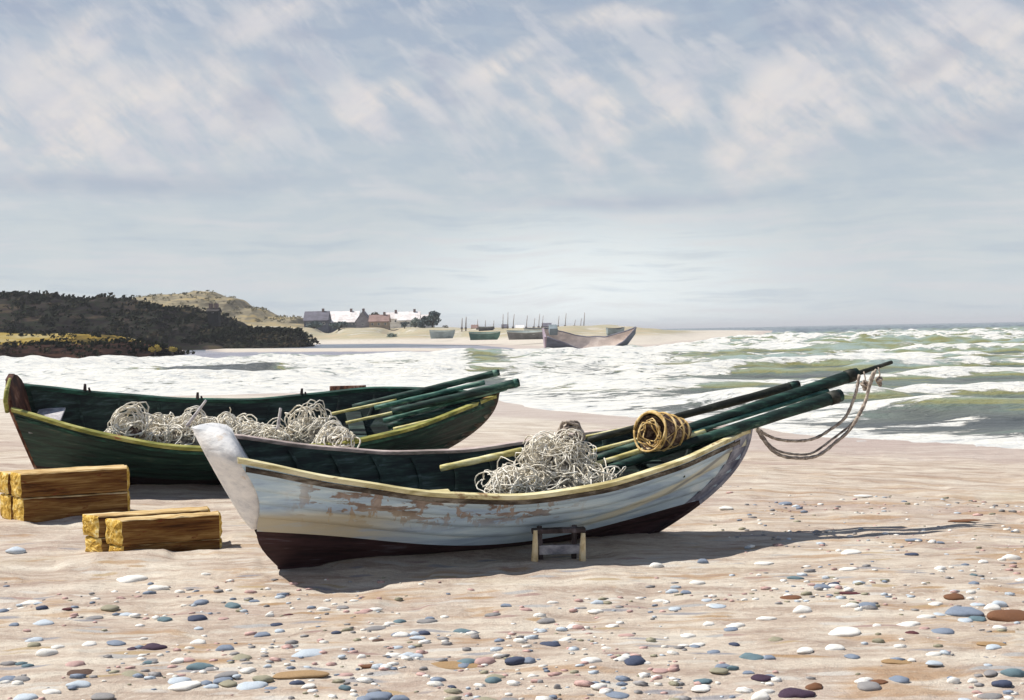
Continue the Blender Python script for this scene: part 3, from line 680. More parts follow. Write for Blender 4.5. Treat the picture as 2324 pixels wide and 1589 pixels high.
def sp1(nm, lab, p0, p1, w0, w1, mat, off=0., **k): return spar(nm, lab, 'pole', p0, p1, dA(p0[0])+off, dA(p1[0])+off, w0*1.15, w1*1.2, M[mat], G1, **k)
sp1('wooden_pole', 'thick black pole highest of the bundle over the pale bow', (1335, 1000), (1812, 873), 13, 17, 'sparblack', .30, tip=M['spar'])
sp1('mast_pole', 'longest dark green pole of the bundle, reaching farthest out past the pale bow', (1340, 1046), (1945, 848), 17, 23, 'spar', .12, tip=M['sparblack'])
sp1('mast_tip', 'slim dark rod sticking out of the end of the longest green pole', (1925, 855), (2024, 822), 11, 7, 'sparblack', .12)
sp1('wooden_pole', 'thin sea-green pole squeezed between the two thick green poles', (1560, 985), (1880, 887), 8, 8, 'sparlite', .05)
sp1('wooden_pole', 'thick dark green pole lowest of the bundle, resting on the near rail', (1260, 1103), (1908, 897), 15, 24, 'spar', -.16, tip=M['sparblack'])
sp1('wooden_pole', 'straw yellow pole running beside the lowest dark green pole inside the near rail', (1165, 1108), (1600, 980), 9, 11, 'sparyellow', -.10)
sp1('wooden_pole', 'pale straw pole between the two thick dark green poles behind the cane hoops', (1345, 1024), (1760, 918), 8, 7, 'sparyellow', .16)
sp1('wooden_pole', 'short straw yellow pole along the far rail between the net heap and the cane hoops', (1310, 996), (1500, 957), 7, 8, 'sparyellow', .40)
sp1('wooden_plank', 'broad pale yellow plank lying across the middle of the pale boat', (1000, 1063), (1185, 1023), 13, 14, 'sparyellow', .45)
dB = lambda x: 16.9+.0012*(x-1126)
G2 = 'long poles laid lengthwise in the dark green boat'
def sp2(nm, lab, p0, p1, w0, w1, mat, off=0., **k): return spar(nm, lab, 'pole', p0, p1, dB(p0[0])+off, dB(p1[0])+off, w0*1.05, w1*1.12, M[mat], G2, **k)
sp2('wooden_pole', 'dark green pole, upper of the two that stick out past the green bow', (800, 925), (1133, 845), 14, 13, 'spar', .25, tip=M['sparlite'])
sp2('wooden_pole', 'sea-green pole lying just under the upper pole of the green bow', (850, 926), (1100, 868), 10, 10, 'sparlite', .10)
sp2('wooden_pole', 'thick dark green pole, lower of the two that stick out past the green bow', (890, 935), (1178, 868), 16, 17, 'spar', -.12, tip=M['sparlite'])
sp2('wooden_pole', 'thin sea-green pole under the thick lower pole of the green bow', (870, 955), (1150, 882), 10, 8, 'sparlite', -.05)
sp2('wooden_pole', 'pale yellow-green pole starting beside the rope coils and running up to the green bow', (750, 940), (900, 908), 7, 6, 'sparyellow', .20)
sp2('wooden_pole', 'second pale yellow-green pole, just below the one beside the rope coils', (785, 960), (935, 927), 7, 6, 'sparyellow', .02)
sp2('wooden_pole', 'short straw yellow pole in the green bow just above the near rail', (893, 975), (1040, 940), 9, 8, 'sparyellow', -.25)
sp2('wooden_pole', 'dark pole filling the green bow beneath the straw yellow pole', (880, 968), (1090, 915), 14, 16, 'spar', -.10)
sp2('wooden_oar', 'slim bleached oar leaning up out of the net heap against the far green rail', (468, 908), (424, 968), 5, 8, 'greywood', -1.15)
sp2('wooden_stake', 'short bleached stake standing up out of the net heap', (637, 926), (630, 975), 6, 7, 'greywood', -1.05)

def hank(b, c, R0, ax, n, rad, jit=.25, seg=22, open_=1.0):
    """loose loops of line around a common centre"""
    ax = Vector(ax).normalized(); u_ = ax.orthogonal().normalized(); v_ = ax.cross(u_)
    for i in range(n):
        a2 = (ax+Vector([random.gauss(0, jit) for _ in range(3)])).normalized(); u_ = a2.orthogonal().normalized(); v_ = a2.cross(u_)
        rr = R0*random.uniform(.72, 1.08); el_ = random.uniform(.75, 1.0); ph = random.random()*6.3; cc = Vector(c)+Vector([random.gauss(0, R0*.12) for _ in range(3)])
        wob = [random.gauss(0, .09) for _ in range(4)]
        pts = []
        for a in np.linspace(0, 2*math.pi*open_, seg):
            k = 1+wob[0]*math.cos(2*a+ph)+wob[1]*math.sin(3*a)+wob[2]*math.cos(5*a)
            pts.append(cc+(u_*math.cos(a+ph)+v_*math.sin(a+ph)*el_)*rr*k+a2*(R0*.18*math.sin(a*2+ph)))
        b.tube([tuple(p) for p in pts], rad*random.uniform(.8, 1.25), 5)
# hanging ropes at the bow of the pale boat
def ropeobj(name, label, px, r, mat, group=None, off=0., sub=6, cat='rope'):
    px = np.array(px, float); k = np.linspace(0, 1, len(px)); t = np.linspace(0, 1, len(px)*sub)
    X = curve(list(k), list(px[:, 0]), t); Y = curve(list(k), list(px[:, 1]), t)
    pts = np.array([dp(x, y, dA(x)+off) for x, y in zip(X, Y)]); a_ = pts[0].copy()
    rr = r*(1+.12*np.sin(np.arange(len(pts))*2.1)); b = MB(); b.tube(pts-a_, rr, 7, jit=.2); o = b.build(name, mat); o.location = a_; tag(o, label, cat, group); return o
GR = 'ropes slung under the poles at the pale bow'
ropeobj('hanging_rope', 'lowest and longest loop of rope slung under the poles at the pale bow', [(1716, 972), (1738, 1005), (1768, 1032), (1812, 1040), (1856, 1034), (1892, 1008), (1926, 978), (1950, 940), (1966, 905), (1974, 868), (1984, 843)], .019, M['rope'], GR, -.12)
ropeobj('hanging_rope', 'second loop of rope just inside the lowest one under the poles', [(1722, 974), (1745, 1008), (1775, 1026), (1816, 1032), (1850, 1025), (1890, 996), (1930, 965), (1955, 930), (1972, 885), (1988, 838)], .013, M['rope'], GR, -.05)
ropeobj('hanging_rope', 'upper shallow loop of rope under the poles, looped up to the shorter end', [(1714, 968), (1738, 986), (1770, 998), (1812, 1001), (1852, 994), (1884, 975), (1916, 950), (1934, 915), (1944, 885), (1950, 850)], .017, M['rope'], GR, 0)
for x, y, lab in ((1995, 862, 'dark knotted rope end hanging highest below the tip of the mast pole'), (1962, 872, 'pale knotted rope end hanging beside the dark one under the mast pole')):
    c = dp(x, y, dA(x)-.05); b = MB()
    hank(b, (0, 0, 0), .035, (.3, -1, .3), 5, .012, .8, 16); hank(b, (.0, 0, -.05), .025, (1, -.3, .1), 3, .010, .6, 14)
    b.tube([(0, 0, 0), (.01, 0, .06), (.0, .02, .14)], .008, 6)
    o = b.build('rope_knot', M['rope']); o.location = c; tag(o, lab, 'rope')

# ---------------------------------------------------------------- nets, coils and hoops
def heap(name, label, cat, c, dims, nl, rad, mat, bodymat, yaw=0., group=None, loops=()):
    """a mound of netting: lumpy body plus tangled twine on top of it"""
    e = empty(name, tuple(c), (0, 0, yaw)); tag(e, label, cat, group)
    b = MB(); nu, nv = 40, 18; G = []
    for j in range(nv):
        th = j/(nv-1)*math.pi/2; row = []
        for i in range(nu):
            a = i/nu*2*math.pi; k = .86+.30*(fbm(np.array(3+2.2*math.cos(a)+th), np.array(5+2.2*math.sin(a)+th*2), 3)-.5)*2*.6
            row.append((dims[0]*math.cos(a)*math.cos(th)*k, dims[1]*math.sin(a)*math.cos(th)*k, dims[2]*math.sin(th)*k-.02))
        G.append(row)
    b.grid(np.array(G), True); b.build('net_body', bodymat, e)
    t = MB()
    for i in range(nl):
        a = random.random()*6.28; rr = math.sqrt(random.random())*.95; x = dims[0]*rr*math.cos(a); y = dims[1]*rr*math.sin(a); z = dims[2]*math.sqrt(max(0, 1-rr*rr))*.88
        n_ = Vector((x/dims[0]**2, y/dims[1]**2, z/dims[2]**2+.3)).normalized(); n_ = (n_+Vector([random.gauss(0, .55) for _ in range(3)])).normalized()
        hank(t, (x, y, z), random.uniform(.06, .19), n_, 2, rad, .35, 18, random.uniform(.5, 1.0))
    for (lx, ly, lz, R0, ax, n) in loops: hank(t, (lx, ly, lz), R0, ax, n, rad, .16, 26)
    t.build('twine', mat, e); return e
# positions inside the boats
def inb(b, x, y, t_off_y): pass
def at(x, y, d): return dp(x, y, d)
c = N2.world((2.25, .0, .58)); heap('net_heap', 'long low heap of bleached fishing net filling the middle of the dark green boat', 'fishing net', c, (1.28, .50, .44), 210, .009, M['net'], M['netdark'], .236,
     loops=((.1, -.1, .46, .16, (.3, -1, .2), 5), (-.45, -.2, .40, .15, (0, -1, .5), 5), (.55, -.2, .38, .15, (.4, -1, .3), 5), (-.8, -.1, .33, .17, (.4, -1, .2), 5)))
c = at(300, 964, 15.5); heap('rope_coil', 'upright oval coil of pale line left of the nets in the dark green boat', 'rope coil', (c[0], c[1], c[2]-.16), (.20, .16, .22), 12, .010, M['net'], M['baskdark'],
     loops=((-.02, -.08, .22, .24, (.35, -1, .25), 10), (-.06, -.05, .2, .17, (.3, -1, .2), 6)))
c = at(707, 962, 16.2); heap('net_heap', 'tall hooped tangle of pale line right of the nets under the far green rail', 'fishing net', (c[0], c[1], c[2]-.25), (.40, .30, .30), 34, .010, M['net'], M['netdark'],
     loops=((.05, -.1, .36, .23, (.5, -1, .1), 6), (-.14, -.1, .34, .19, (-.3, -1, .1), 5)))
c = at(758, 994, 15.7); heap('rope_coil', 'flat round coil of pale line nearest the bow poles in the dark green boat', 'rope coil', (c[0], c[1], c[2]-.15), (.34, .24, .20), 24, .010, M['net'], M['netdark'],
     loops=((.02, -.08, .14, .25, (.15, -1, .6), 8), (.12, -.1, .13, .16, (.2, -1, .5), 6)))
c = N2.world((3.45, -.22, .58)); heap('net_heap', 'crumpled pale netting piled below the hooped tangle amidships in the dark green boat', 'fishing net', c, (.60, .34, .32), 60, .009, M['net'], M['netdark'], .236)
# near boat
c = at(1262, 1030, 11.15); heap('net_heap', 'tall round tangle of bleached net and line amidships in the pale boat', 'fishing net', (c[0], c[1], c[2]-.20), (.34, .28, .31), 80, .006, M['net'], M['netdark'],
     loops=((.12, -.12, .33, .13, (.2, -1, .1), 5), (-.14, -.16, .28, .17, (.5, -1, .3), 7), (.02, -.2, .12, .19, (-.2, -1, .4), 5), (-.2, -.1, .2, .15, (.6, -1, 0), 5)))
c = at(1296, 985, 11.2); b = MB(); hank(b, (0, 0, 0), .125, (.25, -1, .1), 11, .011, .10, 26); o = b.build('rope_coil', M['rope']); o.location = c; tag(o, 'dark upright ring of brown rope topping the tall net tangle in the pale boat', 'rope coil')
c = at(1160, 1086, 10.85); heap('rope_coil', 'low loose coil of pale line just inside the near rail of the pale boat', 'rope coil', (c[0], c[1], c[2]-.12), (.30, .20, .15), 34, .006, M['net'], M['netdark'],
     loops=((-.02, -.1, .10, .15, (.1, -1, .9), 7), (.14, -.1, .12, .13, (.3, -1, .5), 5)))
c = at(1300, 1072, 10.95); heap('net_heap', 'wide spill of grey netting at the foot of the tall tangle in the pale boat', 'fishing net', (c[0], c[1], c[2]-.14), (.42, .20, .15), 46, .006, M['net'], M['netdark'])
# cane-hooped fish trap
def trap():
    c = at(1500, 980, 11.35); e = empty('hoop_net', (c[0]-.02, c[1], c[2]+.0), (0, R_(6), R_(42))); tag(e, 'open brown net trap on tan cane hoops lying over poles in the pale bow', 'net trap')
    pr = lambda x: .19*(max(0., 1-((x+.10)/.62)**2))**.5
    b = MB(); b.grid(np.array([[(x, pr(x)*math.cos(a), pr(x)*math.sin(a)*(1+.06*math.sin(7*a+x*20))) for a in np.linspace(0, 2*math.pi, 26, endpoint=False)] for x in np.linspace(-.14, .40, 20)]), True)
    b.grid(np.array([[(x, r_*math.cos(a), r_*math.sin(a)-.02) for a in np.linspace(0, 2*math.pi, 20, endpoint=False)] for x, r_ in ((-.13, .185), (-.02, .12), (.10, .06), (.12, .012))]), True)
    b.build('netting', M['baskdark'], e)
    for x, tl, k in ((-.15, .16, 1.06), (-.12, -.12, 1.0), (.03, .10, 1.03), (.18, -.05, 1.03), (.30, .08, 1.0)):
        r_ = pr(x)*k+.006; h = MB(); h.tube([(x+tl*r_*math.sin(a), r_*math.cos(a)*(1+.04*math.sin(3*a)), r_*math.sin(a)) for a in np.linspace(0, 2*math.pi, 30)], .0125, 6); h.build('hoop', M['cork'], e)
    for k in range(10):
        h = MB(); a = k*.63; h.tube([(x, (pr(x)+.008)*math.cos(a+x*2.8*(-1)**k), (pr(x)+.008)*math.sin(a+x*2.8*(-1)**k)) for x in np.linspace(-.14, .36, 10)], .0055, 5); h.build('cord', M['cork'], e)
    h = MB(); hank(h, (-.17, -.02, -.02), .14, (1, .2, .1), 5, .007, .25, 20); h.build('loose_line', M['cork'], e)
trap()

# ---------------------------------------------------------------- trestle propping the near bilge
a_ = gp(1216, 1279); e = empty('wooden_trestle', tuple(a_), (0, 0, .06)); tag(e, 'small wooden trestle with two cream front posts propping the pale boat near its middle', 'trestle')
wd = .455
for x in (0, wd):
    b = MB(); b.tube([(x-.012, 0, -.03), (x, .02, .17), (x+.004, .03, .31 if x == 0 else .27)], [.036, .030, .022], 7, jit=.12); b.build('post', M['post'], e)
    b = MB(); b.tube([(x+(.06 if x == 0 else -.075), .16, -.03), (x+(.05 if x == 0 else -.07), .12, .33)], .026, 6); b.build('back_post', M['darkpost'], e)
b = MB(); b.box((wd/2, .07, .295), (wd+.06, .10, .045)); bevel(b.build('crossbar', M['darkpost'], e, False), .008)
b = MB(); b.box((wd/2+.02, .13, .10), (wd-.05, .03, .09)); bevel(b.build('back_board', M['greywood'], e, False), .006)

# ---------------------------------------------------------------- sawn timber baulks
def baulk(label, org, yaw, x0_, y0_, z0_, L_, W_, H_, group, slant=0.):
    e = empty('timber_baulk', (org[0], org[1], org[2]), (0, 0, yaw)); tag(e, label, 'timber', group)
    nx, k = 14, 20; G = []
    per = [(-1+2*(i+.08 if i == 0 else i-.08 if i == 5 else i)/5, 1) for i in range(0, 5)]; per = []
    for (ax_, az_, bx_, bz_) in ((1, -1, 1, 1), (1, 1, -1, 1), (-1, 1, -1, -1), (-1, -1, 1, -1)):
        for f_ in (.04, .27, .5, .73, .96): per.append((ax_+(bx_-ax_)*f_, az_+(bz_-az_)*f_))
    for i in range(nx):
        x = x0_+L_*i/(nx-1); row = []
        for (px, pz) in per:
            yl = y0_+W_/2+px*W_/2
            row.append((x-slant*yl*(1-i/(nx-1))+(random.uniform(-.008, .008) if i == 0 else 0), yl+random.uniform(-.004, .004), z0_+H_/2+pz*H_/2+random.uniform(-.005, .005)))
        G.append(row)
    G = np.array(G)
    faces_side = []; top = []
    for i in range(nx-1):
        for j in range(k):
            q = (i*k+j, i*k+(j+1) % k, (i+1)*k+(j+1) % k, (i+1)*k+j)
            (top if 4 <= j < 10 else faces_side).append(q)
    V = G.reshape(-1, 3)
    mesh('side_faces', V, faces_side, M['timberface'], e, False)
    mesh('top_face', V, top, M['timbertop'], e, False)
    # rough sawn end, bulging lumps
    for (i, sgn) in ((0, -1), (nx-1, 1)):
        c_ = G[i].mean(0); rows = [G[i]]
        for f_, o_ in ((.8, .018), (.5, .028), (.2, .022)):
            rr = c_+(G[i]-c_)*f_; rr[:, 0] = (c_+(G[i]-c_)*f_)[:, 0]+sgn*(o_+rng.uniform(-.007, .007, k)); rows.append(rr)
        b = MB(); b.grid(np.array(rows), True); n0 = len(b.v); b.v.append((c_[0]+sgn*.025, c_[1], c_[2])); b.f += [(n0-k+j, n0-k+(j+1) % k, n0) for j in range(k)]
        b.build('sawn_end', M['timberend'], e, False)
    return e
GA = 'timber baulks in the left stack'; oa = gp(50, 1190); oa[2] = 0
ya = R_(20)
baulk('upper front baulk of the left timber stack, beside the dark green hull', oa, ya, 0, 0, .315, 1.20, .30, .29, GA, .42)
baulk('lower front baulk of the left timber stack, resting on the sand', oa, ya, .02, 0, .0, 1.18, .30, .305, GA, .42)
baulk('upper rear baulk of the left timber stack, poking out left behind the front one', oa, ya, -.03, .33, .325, 1.2, .30, .26, GA, .42)
baulk('lower rear baulk of the left timber stack, poking out left at sand level', oa, ya, -.01, .33, .0, 1.2, .30, .31, GA, .42)
GB = 'timber baulks in the right stack'; ob = gp(279, 1257); ob[2] = -.03; yb = R_(18)
baulk('long front baulk of the right timber stack, nearest the white stern', ob, yb, 0, 0, .11, .96, .22, .26, GB, .75)
baulk('thin bottom front baulk of the right timber stack, half sunk in sand', ob, yb, .02, .01, .0, .94, .20, .105, GB, .75)
baulk('upper rear baulk of the right timber stack with its bright yellow end showing left', ob, yb, -.06, .25, .17, .92, .24, .22, GB, .70)
baulk('lower rear baulk of the right timber stack with its yellow end on the sand', ob, yb, -.04, .25, -.01, .92, .24, .17, GB, .70)

# ---------------------------------------------------------------- stones on the sand
SC = {'white': (.80, .78, .72), 'paleblue': (.48, .54, .60), 'bluegrey': (.20, .24, .31), 'darkblue': (.055, .07, .12), 'teal': (.13, .20, .23), 'grey': (.26, .25, .25),
      'olive': (.30, .28, .20), 'purple': (.055, .030, .055), 'maroon': (.10, .03, .035), 'brown': (.09, .05, .035), 'rust': (.17, .075, .035), 'ochre': (.34, .22, .11), 'pink': (.50, .33, .30)}
SM = {}
for k, c in SC.items():
    lo = tuple(v*.6 for v in c); hi2 = tuple(min(.9, v*1.35+.02) for v in c)
    SM[k] = painted('%s_stone' % k, [(0, lo), (.5, c), (1, hi2)], (16, 40, 40), .75, bump=.3, spec=.3)
def stone_mesh(nm, mat, seed):
    r = random.Random(seed); bm = bmesh.new(); bmesh.ops.create_icosphere(bm, subdivisions=3, radius=1)
    ph = [r.uniform(0, 6) for _ in range(6)]
    for v in bm.verts:
        c = v.co; k = 1+.17*math.sin(2.3*c.x+ph[0])*math.cos(1.9*c.y+ph[1])+.06*math.sin(8*c.x+ph[5])*math.sin(7*c.y+ph[1])+.08*math.sin(3.7*c.y+ph[2]+c.z)+.05*math.sin(5.1*c.x+ph[3]+2*c.z)+.07*max(0, math.sin(1.4*c.x+2.1*c.y+ph[4]))
        v.co = c*k
    me = bpy.data.meshes.new(nm); bm.to_mesh(me); bm.free(); me.materials.append(mat); me.polygons.foreach_set('use_smooth', [True]*len(me.polygons)); return me
smesh = {k: [stone_mesh('%s_stone' % k, SM[k], 10*i+j) for j in range(3)] for i, k in enumerate(SC)}
NAMES = {'white': 'chalky white', 'paleblue': 'pale blue', 'bluegrey': 'blue-grey', 'darkblue': 'dark blue', 'teal': 'teal-grey', 'grey': 'plain grey', 'olive': 'olive-grey', 'purple': 'dark purple',
         'maroon': 'dark maroon', 'brown': 'dark brown', 'rust': 'rust brown', 'ochre': 'ochre', 'pink': 'pinkish'}
stones = [  # x, y, width in photo, height/width, colour, own label
 (347,1466,54,.55,'purple','big dark purple stone, darkest of all on the left foreground sand'), (299,1471,20,.8,'purple','small dark purple stone just left of the big dark purple one'),
 (262,1457,40,.35,'bluegrey','thin slanting blue-grey stone up left of the dark purple pair'), (446,1400,38,.6,'darkblue','round dark blue stone alone on the left sand below the timber'),
 (577,1363,22,.6,'bluegrey',0), (775,1377,26,.35,'grey',0), (857,1452,28,.4,'brown','small dark brown slab below the shadow of the pale boat'), (960,1434,26,.7,'darkblue','dark blue stone touching a white one under the middle of the boat'),
 (1052,1430,38,.65,'teal','dark teal-grey round stone on the centre foreground sand'), (1240,1406,36,.6,'grey','grey stone right of the centre, below the cream trestle posts'), (1166,1495,44,.6,'darkblue','large dark blue-green stone, the left one of the centre pair'),
 (1200,1496,26,.9,'bluegrey','rounded blue-grey stone, the right one of the centre pair'), (180,1525,64,.32,'brown','long flat dark grey-brown stone near the bottom left corner'), (511,1468,38,.8,'bluegrey','square blue-grey stone right of the big dark purple one'),
 (458,1508,50,.6,'teal','pale teal stone with a flat top on the left foreground'), (507,1541,42,.42,'bluegrey','flat dark slate stone just left of the large pale blue stone'), (567,1553,62,.45,'paleblue','large pale blue stone with a white gleam at the bottom edge'),
 (97,1411,48,.5,'paleblue','oblong pale blue stone at the far left, the upper of two'), (77,1450,36,.65,'paleblue','pale blue stone at the far left, the lower of two'), (20,1503,30,.6,'grey','grey stone cut by the left edge'), (300,1528,52,.5,'olive','rounded olive-grey stone with pale bands near the lower left'),
 (178,1549,50,.5,'paleblue',0), (32,1416,20,.9,'bluegrey',0), (154,1380,20,.5,'maroon','tiny dark maroon stone on the left sand'), (215,1400,34,.4,'grey',0),
 (1866,1329,36,.5,'bluegrey','blue-grey stone right of centre, just left of the thin maroon one'), (1936,1345,54,.16,'maroon','thin maroon sliver of stone lying level on the right sand'), (1796,1354,46,.36,'rust','rust brown stone left of the thin maroon sliver'),
 (2168,1351,44,.5,'rust','wedge-shaped rust brown stone near the right edge'), (1968,1371,38,.55,'bluegrey',0), (1937,1371,30,.7,'white',0), (1821,1380,40,.8,'white','tall lumpy white stone on the right sand'),
 (1668,1417,36,.6,'white',0), (1660,1426,32,.4,'bluegrey',0), (1917,1430,66,.4,'white','longest white stone, on the right foreground sand'), (2071,1434,27,.7,'maroon','round dark maroon stone on the right foreground sand'),
 (2142,1430,50,.45,'bluegrey','flat blue-grey stone right of the round maroon one'), (2187,1384,72,.45,'bluegrey','large peaked grey-blue stone near the right edge'), (2300,1391,96,.5,'rust','big dark rust brown stone cut by the right edge'),
 (1708,1489,52,.62,'teal','large teal-blue stone on the right foreground sand'), (1746,1490,24,.8,'bluegrey',0), (1731,1535,42,.5,'purple','flat oval purple stone at the bottom right'), (1806,1570,78,.42,'purple','largest mottled purple stone at the bottom edge'),
 (1850,1555,38,.65,'rust','rust brown stone resting against the mottled purple one'), (1997,1545,32,.4,'rust','small rust brown stone at the bottom right'), (2164,1540,27,1.,'white',0), (2207,1543,22,.9,'white',0),
 (1761,1449,30,.8,'olive',0), (1993,1451,22,.9,'olive',0), (1894,1467,46,.5,'white',0), (2060,1414,46,.45,'white',0), (2102,1397,38,.5,'white',0), (1990,1418,20,.7,'white',0), (2133,1287,22,.9,'white',0), (1926,1289,38,.35,'white',0),
 (1931,1251,46,.4,'white',0), (1831,1284,16,.6,'white',0), (1734,1276,38,.35,'white',0), (1595,1271,22,1.,'bluegrey','blue-grey stone just below the shadow of the pale bow'), (2069,1256,26,.4,'darkblue',0), (2075,1224,38,.28,'bluegrey',0), (2134,1230,16,.6,'bluegrey',0),
 (2115,1227,18,.9,'white',0), (1783,1141,30,.45,'bluegrey',0), (1648,1151,30,.4,'white',0), (1958,1124,36,.3,'white',0), (2296,1262,38,.7,'white',0), (2231,1273,22,.7,'white',0), (2210,1322,20,.8,'bluegrey',0), (1621,1478,30,.5,'bluegrey',0),
 (1827,1473,36,.5,'white',0), (1632,1519,38,.5,'olive',0), (1740,1401,40,.4,'white',0), (1608,1414,26,.7,'white',0), (296,1310,58,.5,'white','broad flat white stone below the right timber stack'), (360,1331,42,.5,'white','white stone right of the broad flat one below the timber'),
 (70,1366,40,.4,'white',0), (287,1393,32,.4,'paleblue',0), (467,1302,22,.8,'white',0), (450,1455,32,.7,'white',0), (561,1518,30,.7,'white',0), (420,1551,62,.35,'white',0), (201,1460,32,.7,'white',0), (130,1466,26,.7,'white',0), (700,1480,72,.35,'paleblue',0),
 (820,1488,20,1.,'white',0), (886,1486,40,.5,'white',0), (914,1489,26,.5,'white',0), (612,1393,18,1.,'white',0), (849,1381,30,.5,'white',0), (735,1380,28,.7,'white',0), (910,1438,34,.6,'white',0), (940,1436,22,.9,'paleblue',0), (457,1364,32,.6,'bluegrey',0), (595,1438,32,.6,'bluegrey',0),
 (548,1490,42,.7,'olive',0), (852,1424,46,.35,'grey',0), (1120,1540,32,.8,'teal',0), (988,1556,12,1.,'bluegrey',0), (1053,1509,30,.6,'bluegrey',0), (900,1468,24,.6,'paleblue',0), (675,1528,120,.16,'ochre','long thin ochre streak of driftwood-like stone at the lower left of centre'),
 (1030,1508,130,.13,'ochre','long low ochre stone under the centre pair'), (845,1510,46,.22,'rust',0), (1340,1495,40,.6,'white',0), (1378,1470,26,.7,'white',0), (1300,1420,30,.6,'white',0), (1225,1545,14,1.8,'grey',0), (1265,1555,14,1.6,'grey',0), (1420,1488,24,.8,'white',0), (1350,1385,30,.5,'white',0),
 (1490,1280,28,.8,'white','round white stone just right of the trestle, in front of the shadow'), (1530,1380,26,.5,'paleblue',0), (35,1245,42,.6,'paleblue','pale blue stone left of the right timber stack'), (655,1395,20,.3,'maroon',0), (1425,1440,30,.4,'pink',0), (1560,1440,30,.6,'white',0), (1500,1520,34,.4,'pink',0), (1590,1560,40,.4,'white',0),
 (1400,1575,46,.35,'bluegrey',0), (860,1575,60,.4,'bluegrey',0), (700,1555,30,.5,'white',0), (780,1530,36,.4,'pink',0), (2040,1500,70,.18,'ochre',0), (2250,1460,60,.2,'ochre',0), (2190,1180,60,.12,'rust',0), (1850,1560,10,1.,'rust',0)]
rs = random.Random(21)
for _ in range(165):
    yy_ = 1290+300*rs.random()**.8; xx_ = rs.uniform(0, 2324)
    if xx_ < 1500 and yy_ < 1350: continue
    stones.append((xx_, yy_, rs.choice([16, 22, 28, 34, 42])*(.7+.5*(yy_-1290)/300), rs.uniform(.35, .8), rs.choice(['white', 'white', 'white', 'paleblue', 'paleblue', 'bluegrey', 'bluegrey', 'teal', 'olive', 'grey', 'darkblue', 'pink']), 0))
for i, (x, y, wp, hr, col_, lab) in enumerate(stones):
    p = gp(x, y); z = float(ground_z(np.array([p[0]]), np.array([p[1]]))[0]); p = gp(x, y+wp*hr*.25, z)
    dpt = p[1]; wr = wp*dpt/F/2*1.1; o = bpy.data.objects.new('beach_stone', smesh[col_][i % 3]); link(o)
    hz_ = max(wr*hr*.62, .012); o.location = (p[0], p[1], z+hz_*.12)
    o.scale = (wr, wr*random.uniform(.55, .8)*(1 if hr > .3 else .5), hz_); o.rotation_euler = (0, random.uniform(-.06, .06), random.uniform(-.25, .25) if hr > .25 else random.uniform(-.06, .06))
    size = 'small' if wp < 34 else 'larger'
    side = 'left' if x < 640 else ('middle' if x < 1500 else 'right')
    tag(o, lab or '%s %s stone among others on the %s part of the sand' % (size, NAMES[col_], side), 'stone', None if lab else 'stones scattered over the sand' )
# shingle: small pebbles nobody could count
def shingle():
    b = MB(); base_ = bmesh.new(); bmesh.ops.create_icosphere(base_, subdivisions=1, radius=1); bv = np.array([v.co[:] for v in base_.verts]); bf = [[v.index for v in f.verts] for f in base_.faces]; base_.free()
    n = 1300; V = []; Fc = []; mi = []; keys = ['white', 'paleblue', 'bluegrey', 'grey', 'olive', 'pink', 'pink', 'grey', 'white', 'white']
    X = []; Y = []
    while len(X) < n:
        r = 5.6*(16/5.6)**random.random(); a = R_(random.uniform(-28, 28)); x = r*math.sin(a); y = r*math.cos(a)
        dens = float(fbm(np.array(x*.5), np.array(y*1.1), 3))
        if y > 10.0 and x < 2.2: continue
        if dens < random.uniform(.35, .62): continue
        X.append(x); Y.append(y)
    Z = ground_z(np.array(X), np.array(Y))
    for k in range(n):
        s = random.choice([.010, .014, .018, .024, .034])*random.uniform(.7, 1.3); sc = np.array([s*random.uniform(1, 1.7), s*random.uniform(.7, 1), s*.5]); a = random.uniform(-.5, .5)
        p = bv*sc*rng.uniform(.85, 1.15, (len(bv), 1)); p = np.stack([p[:, 0]*math.cos(a)-p[:, 1]*math.sin(a), p[:, 0]*math.sin(a)+p[:, 1]*math.cos(a), p[:, 2]], -1)+[X[k], Y[k], Z[k]+s*.15]
        o0 = len(V)*len(bv); V.append(p); Fc += [[i+o0 for i in f] for f in bf]; mi += [random.randrange(len(keys))]*len(bf)
    me = bpy.data.meshes.new('shingle'); me.from_pydata(np.concatenate(V).tolist(), [], Fc)
    for k in keys: me.materials.append(SM[k])
    me.polygons.foreach_set('material_index', mi); me.polygons.foreach_set('use_smooth', [True]*len(mi)); me.update()
    o = link(bpy.data.objects.new('shingle', me)); tag(o, 'fine mixed pebbles strewn between the larger stones on the sand', 'pebbles', kind='stuff')
shingle()
# dark plank lying on the flat sand behind the green boat
p = gp(790, 886, -.5); e = empty('drift_plank', (p[0], p[1], max(-.55, float(ground_z(np.array([p[0]]), np.array([p[1]]))[0]))), (0, 0, .05)); tag(e, 'short dark plank with a blunt end washed in by the surf beyond the green boat', 'plank')
k = p[1]/F; b = MB(); b.box((0, 0, 7*k), (80*k, .5, 12*k), j=.02); bevel(b.build('board', M['brownwood'], e, False), .02); b = MB(); b.box((33*k, 0, -1*k), (10*k, .55, 6*k)); bevel(b.build('batten', M['darkpost'], e, False), .01)

